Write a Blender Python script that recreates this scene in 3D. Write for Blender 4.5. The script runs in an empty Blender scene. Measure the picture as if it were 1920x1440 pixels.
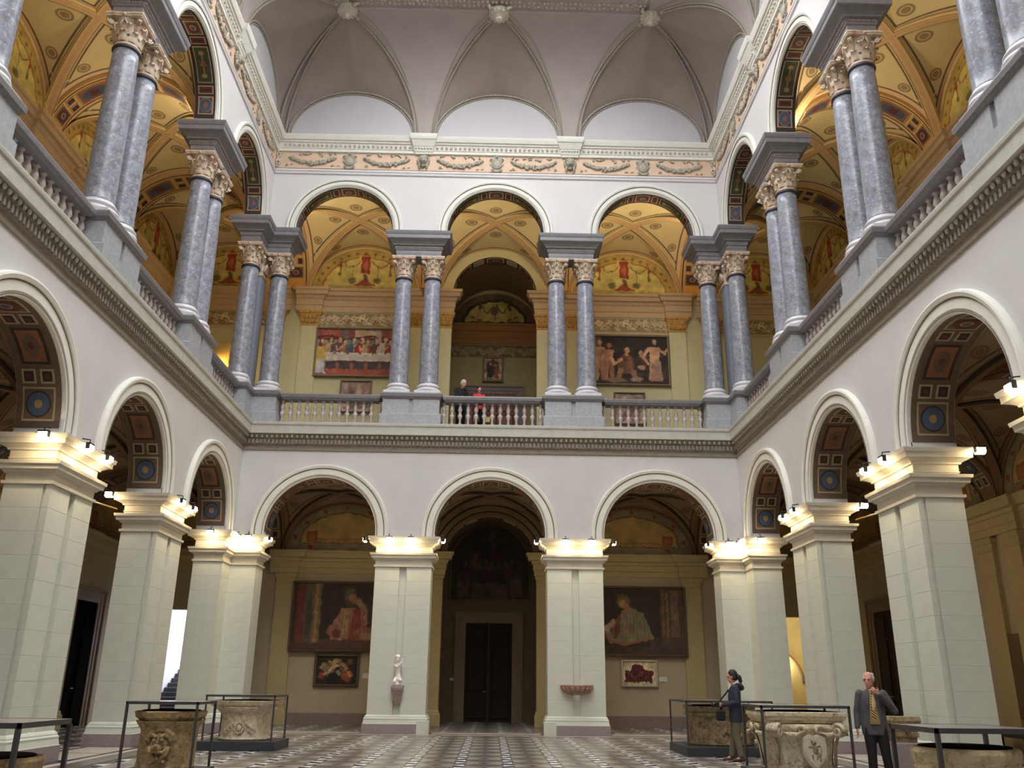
import bpy, math, random
import numpy as np
from mathutils import Matrix, Vector
PI = math.pi
sc = bpy.context.scene
COL = sc.collection
random.seed(7); rng = np.random.default_rng(7)

# ------------------------------------------------------------------ camera, world, light, exposure
F_PX, PITCH, YAW, ROLL = 1631.5, 0.33068, 0.0199, -0.01086
cam_d = bpy.data.cameras.new('camera'); cam = bpy.data.objects.new('camera', cam_d); COL.objects.link(cam)
cam_d.sensor_width = 36.0; cam_d.sensor_fit = 'HORIZONTAL'; cam_d.lens = F_PX/1920*36.0
cam_d.clip_start = 0.1; cam_d.clip_end = 300
_fw = Vector((math.sin(YAW)*math.cos(PITCH), math.cos(YAW)*math.cos(PITCH), math.sin(PITCH)))
_rt = Vector((math.cos(YAW), -math.sin(YAW), 0)); _up = _rt.cross(_fw)
_r2 = _rt*math.cos(ROLL) - _up*math.sin(ROLL); _u2 = _up*math.cos(ROLL) + _rt*math.sin(ROLL)
_m = Matrix((_r2, _u2, -_fw)).transposed().to_4x4(); _m.translation = Vector((0.096, 0, 1.45))
cam.matrix_world = _m; sc.camera = cam
w = bpy.data.worlds.new('world'); sc.world = w; w.use_nodes = True
w.node_tree.nodes['Background'].inputs[0].default_value = (0.85, 0.92, 1.0, 1)
w.node_tree.nodes['Background'].inputs[1].default_value = 0.30
sc.view_settings.view_transform = 'Standard'; sc.view_settings.look = 'None'
sc.view_settings.gamma = 1.0; sc.view_settings.use_curve_mapping = False
EXPOSURE = 0.82
sc.view_settings.exposure = EXPOSURE
SKY_STRENGTH = 5.2      # daylight coming through the milky glass laylight over the court
SPOT_W = 9.0           # halogen lamps on the pier capitals
UP_W = 150.0             # warm uplights in the upper gallery
W, D, B = 8.0, 27.4, 5.333
YEND = -4.6

# ------------------------------------------------------------------ material helpers
def lin(c):
    return tuple(((x/255)/12.92 if x/255 <= .04045 else ((x/255+.055)/1.055)**2.4) for x in c)
class X:                                       # tiny node expression language
    def __init__(s, nt, k): s.nt, s.k = nt, k
    def _o(s, op, *a, clamp=False):
        n = s.nt.nodes.new('ShaderNodeMath'); n.operation = op; n.use_clamp = clamp
        for i, v in enumerate((s,)+a):
            if isinstance(v, X): s.nt.links.new(v.k, n.inputs[i])
            else: n.inputs[i].default_value = v
        return X(s.nt, n.outputs[0])
    def __add__(s, o): return s._o('ADD', o)
    def __sub__(s, o): return s._o('SUBTRACT', o)
    def __mul__(s, o): return s._o('MULTIPLY', o)
    def __truediv__(s, o): return s._o('DIVIDE', o)
    def abs(s): return s._o('ABSOLUTE')
    def sqrt(s): return s._o('SQRT')
    def lt(s, o): return s._o('LESS_THAN', o)
    def gt(s, o): return s._o('GREATER_THAN', o)
    def mx(s, o): return s._o('MAXIMUM', o)
    def mn(s, o): return s._o('MINIMUM', o)
    def pp(s, o): return s._o('PINGPONG', o)
    def mod(s, o): return s._o('FLOORED_MODULO', o)
    def band(s, a, b): return s.gt(a)*s.lt(b)
def mix(nt, f, a, b):
    n = nt.nodes.new('ShaderNodeMix'); n.data_type = 'RGBA'
    for v, i in ((f, 0), (a, 6), (b, 7)):
        if isinstance(v, X): nt.links.new(v.k, n.inputs[i])
        elif i == 0: n.inputs[0].default_value = v
        else: n.inputs[i].default_value = tuple(v)+(1,)
    return X(nt, n.outputs[2])
def coords(nt):
    tc = nt.nodes.new('ShaderNodeTexCoord'); sp = nt.nodes.new('ShaderNodeSeparateXYZ')
    nt.links.new(tc.outputs['Object'], sp.inputs[0])
    return tc, X(nt, sp.outputs[0]), X(nt, sp.outputs[1]), X(nt, sp.outputs[2])
def noise(nt, scale, detail=3, vec=None, rough=.55, dist=0):
    n = nt.nodes.new('ShaderNodeTexNoise'); n.inputs['Scale'].default_value = scale
    n.inputs['Detail'].default_value = detail; n.inputs['Roughness'].default_value = rough; n.inputs['Distortion'].default_value = dist
    if vec is None:
        tc = nt.nodes.new('ShaderNodeTexCoord'); vec = tc.outputs['Object']
    nt.links.new(vec, n.inputs['Vector'])
    return X(nt, n.outputs[0])
def ss(x, a, b):                                # smooth ramp a->0 b->1
    n = x.nt.nodes.new('ShaderNodeMapRange'); n.inputs[1].default_value = a; n.inputs[2].default_value = b
    x.nt.links.new(x.k, n.inputs[0]); return X(x.nt, n.outputs[0])
def newmat(name):
    m = bpy.data.materials.new(name); m.use_nodes = True
    return m, m.node_tree, m.node_tree.nodes['Principled BSDF']
def bump(nt, bs, h, strength=.3, dist=.02):
    b = nt.nodes.new('ShaderNodeBump'); b.inputs['Strength'].default_value = strength; b.inputs['Distance'].default_value = dist
    nt.links.new(h.k, b.inputs['Height']); nt.links.new(b.outputs[0], bs.inputs['Normal'])
def M(name, c, rough=.7, var=.08, scale=3., c2=None, metal=0., bmp=0., bscale=30., spec=.5):
    m, nt, bs = newmat(name)
    c = lin(c); d = lin(c2) if c2 else tuple(x*(1-var*2.2) for x in c)
    n = noise(nt, scale, 4)
    col = mix(nt, ss(n, .35, .7), c, d)
    nt.links.new(col.k, bs.inputs['Base Color'])
    bs.inputs['Roughness'].default_value = rough; bs.inputs['Metallic'].default_value = metal
    bs.inputs['Specular IOR Level'].default_value = spec
    if bmp: bump(nt, bs, noise(nt, bscale, 3), bmp, .02)
    return m
def emit(name, c, s):
    m = bpy.data.materials.new(name); m.use_nodes = True; nt = m.node_tree; nt.nodes.clear()
    e = nt.nodes.new('ShaderNodeEmission'); o = nt.nodes.new('ShaderNodeOutputMaterial')
    e.inputs[0].default_value = tuple(c)+(1,); e.inputs[1].default_value = s; nt.links.new(e.outputs[0], o.inputs[0]); return m

m_wall_lo = M('plaster_lower', (210, 207, 206), .85, .03, 1.2)
m_wall_up = M('plaster_upper', (216, 212, 213), .85, .02, 1.0)
m_arch = M('archivolt_cream', (228, 226, 218), .7, .03, 3)
m_pier = M('pier_stone', (206, 209, 198), .75, .03, 3)
m_purple = M('plinth_marble', (158, 142, 144), .5, .12, 25)
m_cap = M('pier_capital_stone', (205, 200, 188), .7, .05, 4)
m_lpier = M('upper_grey_stone', (172, 174, 180), .5, .10, 12)
m_ent = M('entablature_grey', (134, 132, 138), .40, .08, 8)
m_rail = M('handrail_grey', (128, 124, 128), .35, .10, 14)
m_balu = M('baluster_stone', (196, 184, 182), .4, .10, 10)
m_base = M('column_base_marble', (222, 220, 226), .4, .05, 8)
m_ring = M('dark_astragal', (58, 56, 66), .5, .05, 6)
m_capital = M('gilded_capital_stone', (222, 208, 192), .45, 0, 7, c2=(184, 148, 112))
m_ledge = M('ledge_stone', (196, 194, 186), .6, .06, 5)
m_egg = M('ornament_cream', (206, 200, 184), .6, .06, 8); m_orn = M('garland_plaster', (180, 174, 160), .7, .1, 12)
m_dent_shade = M('dentil_stone_shaded', (148, 138, 126), .7, .1, 8)  # stone darkened to paint in the shade under the ledge overhang
m_salmon = M('frieze_salmon', (222, 192, 166), .8, .05, 5)
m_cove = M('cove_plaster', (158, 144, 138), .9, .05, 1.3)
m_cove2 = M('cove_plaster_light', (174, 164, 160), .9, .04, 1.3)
m_lun = M('lunette_plaster', (194, 191, 195), .9, .02, 1.0)
m_bead = M('bead_moulding', (168, 160, 148), .8, .1, 20)
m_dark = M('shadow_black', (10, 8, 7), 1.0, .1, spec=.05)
m_metal = M('frame_steel', (88, 86, 90), .4, .05, 10, metal=.7)
m_plate = M('frame_top_plate', (120, 118, 124), .25, .04, 6, metal=.3)
m_plinth = M('display_plinth', (52, 54, 62), .6, .08, 10)
m_black = M('black_metal', (22, 22, 24), .4, .1)
m_gold = M('gilt', (214, 160, 70), .4, .1, 20)

def marble():
    m, nt, bs = newmat('column_marble')
    n1 = noise(nt, 5, 8, dist=.4, rough=.7); n2 = noise(nt, 7, 6, rough=.7); n3 = noise(nt, 17, 5, rough=.8)
    c = mix(nt, ss(n1, .30, .70), lin((108, 110, 122)), lin((166, 170, 184)))
    c = mix(nt, ss(n2, .50, .66)*.75, c, lin((110, 98, 92)))
    c = mix(nt, ss(n3, .57, .64)*.8, c, lin((214, 212, 220)))
    nt.links.new(c.k, bs.inputs['Base Color']); bs.inputs['Roughness'].default_value = .28
    return m
m_marble = marble()
def stone(name, a, b, c3, sc_=6, rough=.85, bm=.6):
    m, nt, bs = newmat(name)
    n1 = noise(nt, sc_, 6, dist=.6); n2 = noise(nt, sc_*3.2, 5)
    c = mix(nt, ss(n1, .35, .65), lin(a), lin(b)); c = mix(nt, ss(n2, .5, .75), c, lin(c3))
    nt.links.new(c.k, bs.inputs['Base Color']); bs.inputs['Roughness'].default_value = rough
    bump(nt, bs, noise(nt, sc_*4, 6), bm, .03); return m
m_well_a = stone('well_stone_brown', (182, 158, 118), (144, 120, 84), (96, 72, 50))
m_well_b = stone('well_stone_pale', (226, 214, 194), (200, 182, 154), (158, 130, 98))
m_well_d = stone('well_stone_olive', (166, 150, 116), (128, 108, 80), (84, 62, 48))
m_well_e = stone('well_stone_cream', (222, 210, 184), (196, 180, 148), (142, 116, 92), 5)
m_well_f = stone('well_stone_tan', (206, 188, 152), (176, 156, 120), (136, 112, 84), 5)

# ------------------------------------------------------------------ mesh helpers
class MB:
    def __init__(s): s.v, s.f, s.mi, s.sm = [], [], [], []
    def add(s, vs, fs, mi=0, smooth=False):
        b = len(s.v); s.v += [tuple(p) for p in vs]
        for f in fs: s.f.append(tuple(i+b for i in f)); s.mi.append(mi); s.sm.append(smooth)
        return s
    def box(s, x0, x1, y0, y1, z0, z1, mi=0):
        return s.add([(x0,y0,z0),(x1,y0,z0),(x1,y1,z0),(x0,y1,z0),(x0,y0,z1),(x1,y0,z1),(x1,y1,z1),(x0,y1,z1)],
                     [(0,3,2,1),(4,5,6,7),(0,1,5,4),(1,2,6,5),(2,3,7,6),(3,0,4,7)], mi)
    def cbox(s, x0, x1, y0, y1, z0, z1, c=.01, mi=0):      # chamfered in elevation
        return s.mould([(x0,y0),(x1,y0),(x1,y1),(x0,y1)], [(z0,-c),(z0+c,0),(z1-c,0),(z1,-c)], mi)
    def mould(s, poly, prof, mi=0, caps=True, smooth=False, closed=True):
        n = len(poly); off = []
        for i in range(n):
            p0, p, p1 = poly[i-1], poly[i], poly[(i+1) % n]
            if not closed and i == 0: p0 = (2*p[0]-p1[0], 2*p[1]-p1[1])
            if not closed and i == n-1: p1 = (2*p[0]-p0[0], 2*p[1]-p0[1])
            def nm(a, b):
                dx, dy = b[0]-a[0], b[1]-a[1]; l = math.hypot(dx, dy) or 1; return (dy/l, -dx/l)
            a, b = nm(p0, p), nm(p, p1); k = 1+a[0]*b[0]+a[1]*b[1]
            off.append(((a[0]+b[0])/k, (a[1]+b[1])/k))
        vs = [(p[0]+o[0]*t, p[1]+o[1]*t, z) for z, t in prof for p, o in zip(poly, off)]
        fs = []
        for j in range(len(prof)-1):
            for i in range(n if closed else n-1):
                i2 = (i+1) % n; fs.append((j*n+i, j*n+i2, (j+1)*n+i2, (j+1)*n+i))
        s.add(vs, fs, mi, smooth)
        if caps and closed:
            b = len(s.v)-len(vs)
            s.f.append(tuple(range(b+n-1, b-1, -1))); s.f.append(tuple(range(b+(len(prof)-1)*n, b+len(prof)*n))); s.mi += [mi, mi]; s.sm += [False, False]
        return s
    def lathe(s, prof, n=20, c=(0,0,0), mi=0, smooth=True, disp=None, a0=0, a1=2*PI, caps=True):
        full = abs(a1-a0-2*PI) < 1e-6; m = n if full else n+1
        vs = []
        for r, z in prof:
            for i in range(m):
                t = a0+(a1-a0)*i/n; rr = r+(disp(t, z) if disp else 0)
                vs.append((c[0]+rr*math.cos(t), c[1]+rr*math.sin(t), c[2]+z))
        fs = []
        for j in range(len(prof)-1):
            for i in range(n):
                i2 = (i+1) % m; fs.append((j*m+i, j*m+i2, (j+1)*m+i2, (j+1)*m+i))
        b = len(s.v); s.add(vs, fs, mi, smooth)
        if full and caps:
            s.f.append(tuple(range(b+m-1, b-1, -1))); s.f.append(tuple(range(b+(len(prof)-1)*m, b+len(prof)*m))); s.mi += [mi, mi]; s.sm += [False, False]
        return s
    def tube(s, pts, rad, n=8, mi=0, smooth=True, flat=1.):
        pts = [Vector(p) for p in pts]; rs = rad if isinstance(rad, (list, tuple)) else [rad]*len(pts)
        vs = []; ref = None
        for i, p in enumerate(pts):
            t = (pts[min(i+1, len(pts)-1)]-pts[max(i-1, 0)])
            t = t.normalized() if t.length > 1e-9 else Vector((0, 0, 1))
            if ref is None: ref = Vector((0, 0, 1)) if abs(t.z) < .9 else Vector((1, 0, 0))
            a = t.cross(ref)
            if a.length < 1e-6: a = t.cross(Vector((0, 1, 0)))
            a.normalize(); b = a.cross(t).normalized(); ref = b
            for k in range(n):
                an = 2*PI*k/n; q = p+a*math.cos(an)*rs[i]+b*math.sin(an)*rs[i]*flat; vs.append(q[:])
        fs = [(j*n+k, j*n+(k+1) % n, (j+1)*n+(k+1) % n, (j+1)*n+k) for j in range(len(pts)-1) for k in range(n)]
        fs += [tuple(range(n-1, -1, -1)), tuple(range((len(pts)-1)*n, len(pts)*n))]
        return s.add(vs, fs, mi, smooth)
    def ball(s, c, r, n=10, m=6, mi=0, sc_=(1,1,1)):
        vs = [(c[0], c[1], c[2]-r*sc_[2])]
        for j in range(1, m):
            p = -PI/2+PI*j/m
            for i in range(n):
                t = 2*PI*i/n; vs.append((c[0]+r*sc_[0]*math.cos(p)*math.cos(t), c[1]+r*sc_[1]*math.cos(p)*math.sin(t), c[2]+r*sc_[2]*math.sin(p)))
        vs.append((c[0], c[1], c[2]+r*sc_[2])); L = len(vs)-1
        fs = [(0, 1+(i+1) % n, 1+i) for i in range(n)]
        fs += [(1+j*n+i, 1+j*n+(i+1) % n, 1+(j+1)*n+(i+1) % n, 1+(j+1)*n+i) for j in range(m-2) for i in range(n)]
        fs += [(L, 1+(m-2)*n+i, 1+(m-2)*n+(i+1) % n) for i in range(n)]
        return s.add(vs, fs, mi, True)
    def prism(s, pts, y0, y1, mi=0):           # outline in x,z extruded along y
        n = len(pts); vs = [(x, y0, z) for x, z in pts]+[(x, y1, z) for x, z in pts]
        fs = [tuple(range(n)), tuple(range(2*n-1, n-1, -1))]+[(i, i+n, (i+1) % n+n, (i+1) % n) for i in range(n)]
        return s.add(vs, fs, mi)
    def xf(s, mat, start=0):
        s.v[start:] = [tuple(mat @ Vector(p)) for p in s.v[start:]]; return s
    def mesh(s, name, mats):
        me = bpy.data.meshes.new(name); me.from_pydata(s.v, [], s.f)
        for m in (mats if isinstance(mats, (list, tuple)) else [mats]): me.materials.append(m)
        me.polygons.foreach_set('material_index', s.mi); me.polygons.foreach_set('use_smooth', s.sm); me.update()
        return me
def link(name, data, mw=None, parent=None):
    o = bpy.data.objects.new(name, data); COL.objects.link(o)
    if parent is not None: o.parent = parent
    if mw is not None: o.matrix_basis = mw
    return o
def tag(o, label=None, cat=None, group=None, kind=None):
    if label: o['label'] = label
    if cat: o['category'] = cat
    if group: o['group'] = group
    if kind: o['kind'] = kind
    return o
def struct(name, data, mw=None, parent=None, label=None):
    o = link(name, data, mw, parent)
    if parent is None: o['kind'] = 'structure'
    if label: o['label'] = label
    return o
def T(x=0, y=0, z=0, r=0): return Matrix.Translation((x, y, z)) @ Matrix.Rotation(r, 4, 'Z')
# wall frames: local (u along, v away from court, z)
FR = {'back': T(0, D), 'left': T(-W, D-W, 0, PI/2), 'right': T(W, D-W, 0, -PI/2)}
ARCH = {'back': [-B, 0, B], 'left': [B-B*k for k in range(6)], 'right': [-B+B*k for k in range(6)]}
PIERS = {'back': [-B/2, B/2], 'left': [B/2-B*k for k in range(5)], 'right': [-B/2+B*k for k in range(5)]}
URANGE = {'back': (-W, W), 'left': (YEND-(D-W), W), 'right': (-W, (D-W)-YEND)}
ORD = ['first', 'second', 'third', 'fourth', 'fifth', 'sixth']

# ------------------------------------------------------------------ painter: colours written on the points of a fine grid (flat painted pictures)
class Canvas:
    def __init__(s, w, h, bg, asp):            # asp = width/height in metres; coords x 0..asp, y 0..1 (up)
        s.w, s.h, s.asp = w, h, asp; s.a = np.zeros((h, w, 3)); s.a[:] = bg
        s.x, s.y = np.meshgrid(np.linspace(0, asp, w), np.linspace(0, 1, h))
    def _p(s, m, c, al=1.):
        m = np.clip(m, 0, 1)[..., None]*al; s.a = s.a*(1-m)+np.array(c, float)*m
    def el(s, cx, cy, rx, ry, c, soft=.25, rot=0, al=1.):
        dx, dy = s.x-cx, s.y-cy; co, si = math.cos(rot), math.sin(rot)
        d = np.sqrt(((dx*co+dy*si)/rx)**2+((-dx*si+dy*co)/ry)**2); s._p((1-d)/soft+.5, c, al)
    def rect(s, x0, x1, y0, y1, c, al=1.):
        e = .004; m = np.clip((s.x-x0)/e, 0, 1)*np.clip((x1-s.x)/e, 0, 1)*np.clip((s.y-y0)/e, 0, 1)*np.clip((y1-s.y)/e, 0, 1); s._p(m, c, al)
    def poly(s, pts, c, al=1.):
        inside = np.zeros(s.x.shape, bool); n = len(pts)
        for i in range(n):
            (x0, y0), (x1, y1) = pts[i], pts[(i+1) % n]
            if y0 == y1: continue
            cnd = ((y0 > s.y) != (y1 > s.y)) & (s.x < (x1-x0)*(s.y-y0)/(y1-y0)+x0); inside ^= cnd
        s._p(inside.astype(float), c, al)
    def line(s, pts, wd, c, al=1.):
        for (x0, y0), (x1, y1) in zip(pts, pts[1:]):
            L = (x1-x0)**2+(y1-y0)**2+1e-9; t = np.clip(((s.x-x0)*(x1-x0)+(s.y-y0)*(y1-y0))/L, 0, 1)
            d = np.hypot(s.x-x0-t*(x1-x0), s.y-y0-t*(y1-y0)); s._p((wd-d)/(wd*.5)+.5, c, al)
    def grain(s, amp, cell=6):
        for k in (cell, cell*3):
            g = rng.normal(size=(s.h//k+2, s.w//k+2)); g = np.kron(g, np.ones((k, k)))[:s.h, :s.w]
            s.a = s.a*(1+amp*g[..., None]*.7)
        def sm(k):
            g = rng.normal(size=(s.h//k+3, s.w//k+3)); yy, xx = np.arange(s.h)/k, np.arange(s.w)/k; y0, x0 = yy.astype(int), xx.astype(int); fy, fx = (yy-y0)[:, None], (xx-x0)[None]
            return (g[y0][:, x0]*(1-fx)+g[y0][:, x0+1]*fx)*(1-fy)+(g[y0+1][:, x0]*(1-fx)+g[y0+1][:, x0+1]*fx)*fy
        wa = min(2.2, amp*32); iy = np.clip(np.arange(s.h)[:, None]+np.round(sm(5)*wa), 0, s.h-1).astype(int); ix = np.clip(np.arange(s.w)[None]+np.round(sm(5)*wa), 0, s.w-1).astype(int)
        s.a = s.a[iy, ix]*(1+amp*2.2*sm(9)[..., None])+amp*60*sm(4)[..., None]*np.array([1, .8, .6])*.5
        s.a += rng.normal(size=s.a.shape)*amp*12
    def mesh(s, name, wm, hm, mat, mask=None):
        """vertical grid in x,z centred on x, z from 0"""
        me = bpy.data.meshes.new(name); vx = (s.x/s.asp-.5)*wm; vz = s.y*hm
        vs = np.stack([vx, np.zeros_like(vx), vz], -1).reshape(-1, 3)
        idx = np.arange(s.w*s.h).reshape(s.h, s.w)
        q = np.stack([idx[:-1, :-1], idx[:-1, 1:], idx[1:, 1:], idx[1:, :-1]], -1)
        if mask is not None:
            mk = mask(vx, vz); mq = mk[:-1, :-1] & mk[:-1, 1:] & mk[1:, 1:] & mk[1:, :-1]; q = q[mq]
        else: q = q.reshape(-1, 4)
        me.vertices.add(len(vs)); me.vertices.foreach_set('co', vs.ravel())
        me.loops.add(q.size); me.loops.foreach_set('vertex_index', q.ravel())
        me.polygons.add(len(q)); me.polygons.foreach_set('loop_start', np.arange(0, q.size, 4)); me.polygons.foreach_set('loop_total', np.full(len(q), 4))
        me.update(); me.validate()
        ca = me.color_attributes.new('paint', 'FLOAT_COLOR', 'POINT')
        c = np.clip(s.a/255, 0, 1); c = np.where(c <= .04045, c/12.92, ((c+.055)/1.055)**2.4)
        ca.data.foreach_set('color', np.concatenate([c, np.ones(c.shape[:2]+(1,))], -1).reshape(-1)); me.materials.append(mat)
        return me
def paintmat(name, rough=.6):
    m, nt, bs = newmat(name); a = nt.nodes.new('ShaderNodeAttribute'); a.attribute_name = 'paint'
    nt.links.new(a.outputs[0], bs.inputs['Base Color']); bs.inputs['Roughness'].default_value = rough; return m
m_paint = paintmat('painted_surface', .7)
# ------------------------------------------------------------------ arcade walls
def arcade(mb, archs, r, zs, zb, zt, T_, u0, u1, n=24, ext=0):
    edges = sorted(archs); cur = u0-ext
    def q(ua, ub, z0a, z0b, z1):
        mb.add([(ua,0,z0a),(ub,0,z0b),(ub,0,z1),(ua,0,z1),(ua,T_,z0a),(ub,T_,z0b),(ub,T_,z1),(ua,T_,z1)],
               [(0,1,2,3),(7,6,5,4),(0,4,5,1)], 0)
    for a in edges:
        q(cur, a-r, zb, zb, zt)
        mb.add([(a-r,0,zb),(a-r,0,zs),(a-r,T_,zs),(a-r,T_,zb),(a+r,0,zb),(a+r,0,zs),(a+r,T_,zs),(a+r,T_,zb)], [(0,1,2,3),(7,6,5,4)])
        for i in range(n):
            t0, t1 = PI-PI*i/n, PI-PI*(i+1)/n
            q(a+r*math.cos(t0), a+r*math.cos(t1), zs+r*math.sin(t0), zs+r*math.sin(t1), zt)
        cur = a+r
    q(cur, u1+ext, zb, zb, zt)
    return mb
LZS, LR, LT = 5.85, 1.74, .87
UZS, UR, UT = 16.50, 1.71, .60
walls = {}
for sd, m in FR.items():
    u0, u1 = URANGE[sd]
    ext = .87 if sd == 'back' else 0
    mb = arcade(MB(), ARCH[sd], LR, LZS, 5.70, 9.34, LT, u0, u1, ext=ext)
    walls[sd] = struct('wall_'+sd, mb.mesh('wall_'+sd, m_wall_lo), m)
    mb = arcade(MB(), ARCH[sd], UR, UZS, 16.33, 20.25, UT, u0, u1, ext=ext)
    struct('upper_wall', mb.mesh('upper_wall', m_wall_up), None, walls[sd], 'white plastered arcade wall above the balcony')
mb = MB().box(-13.2, 13.2, YEND-.3, YEND, -.1, 24.6)
struct('wall_front', mb.mesh('wall_front', m_wall_up))

# moulded arch bands: profile points (r, v) swept round each arch
def archband(r0, zs, zb, prof, n=32):
    mb = MB(); pts = [(1, zb, 0)]+[(None, PI*i/n, 0) for i in range(n+1)]+[(-1, zb, 0)]
    rows = []
    for k, a, _ in pts:
        row = []
        for rr, v in prof:
            if k is None: row.append((rr*math.cos(a), v, zs+rr*math.sin(a)))
            else: row.append((k*rr, v, zb))
        rows.append(row)
    m = len(prof); vs = [p for r in rows for p in r]
    fs = [(j*m+i, (j+1)*m+i, (j+1)*m+i+1, j*m+i+1) for j in range(len(rows)-1) for i in range(m-1)]
    return mb.add(vs, fs, 0, False)
def archiv(r, w_, d=.09):
    return [(r, .02), (r, -d*.4), (r+.03, -d*.55), (r+.05, -d*.35), (r+.07, -d*.35), (r+.09, -d*.6), (r+w_*.62, -d*.6),
            (r+w_*.64, -d*.2), (r+w_*.68, -d*.2), (r+w_*.70, -d*.9), (r+w_*.86, -d*1.1), (r+w_*.95, -d*1.0), (r+w_, -d*.4), (r+w_, .02)]
me_arlo = archband(LR, LZS, 5.70, archiv(LR, .42, .12)).mesh('archivolt_lower', m_arch)
me_arup = archband(UR, UZS, 16.33, archiv(UR, .34, .10)).mesh('archivolt_upper', m_arch)

m_line = M('bead_line', (124, 112, 106), .8, .1, 20)
def rings(r, w_, zs, zb, d):
    mb = MB()
    for q, t in ((.66, .012), (.10, .007)):
        rr = r+w_*q; mb.tube([(rr, -d*.5, zb)]+[(rr*math.cos(PI*i/40), -d*.5, zs+rr*math.sin(PI*i/40)) for i in range(41)]+[(-rr, -d*.5, zb)], t*1.6, 5)
    return mb.mesh('bead_line', m_line)
me_rlo, me_rup = rings(LR, .42, LZS, 5.72, .12), rings(UR, .34, UZS, 16.35, .10)
# coffered, painted soffits
S_cream = M('soffit_cream', (168, 152, 124), .8, .06, 10); S_brown = M('soffit_brown', (104, 86, 70), .85, .08, 10)
S_dark = M('soffit_dark', (58, 44, 40), .85, .08, 10); S_red = M('soffit_red', (104, 48, 42), .8, .1, 14)
S_blue = M('soffit_blue', (72, 88, 112), .8, .1, 14); S_green = M('soffit_green', (70, 74, 52), .8, .1, 14)
S_orange = M('soffit_orange', (140, 92, 64), .8, .1, 14); S_gold = M('soffit_gold', (158, 128, 80), .7, .08, 14)
SOFM = [S_cream, S_brown, S_dark, S_red, S_blue, S_green, S_orange, S_gold]
def arcpt(rx, rz, zs, th, v, t):
    c, s_ = math.cos(th), math.sin(th); return ((rx-t)*c, v, zs+(rz-t)*s_)
class Arc:
    def __init__(s, rx, rz, zs): s.rx, s.rz, s.zs = rx, rz, zs; s.R = (rx+rz)/2
    def patch(s, mb, th0, th1, v0, v1, t, mi, n=3):
        vs = []
        for i in range(n+1):
            th = th0+(th1-th0)*i/n
            for v in (v0, v1): vs += [arcpt(s.rx, s.rz, s.zs, th, v, t), arcpt(s.rx, s.rz, s.zs, th, v, 0)]
        fs = []
        for i in range(n):
            a = i*4; b = a+4; fs += [(a, b, b+2, a+2), (a, a+1, b+1, b), (a+2, b+2, b+3, a+3)]
        fs += [(0, 2, 3, 1), (n*4, n*4+1, n*4+3, n*4+2)]
        mb.add(vs, fs, mi)
    def disc(s, mb, thc, vc, ra, rv, t, mi, k=8, rot=.0):
        vs = [arcpt(s.rx, s.rz, s.zs, thc, vc, t)]+[arcpt(s.rx, s.rz, s.zs, thc+ra/s.R*math.cos(2*PI*i/k+rot), vc+rv*math.sin(2*PI*i/k+rot), t) for i in range(k)]
        mb.add(vs, [(0, i+1, (i+1) % k+1) for i in range(k)], mi)
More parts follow.
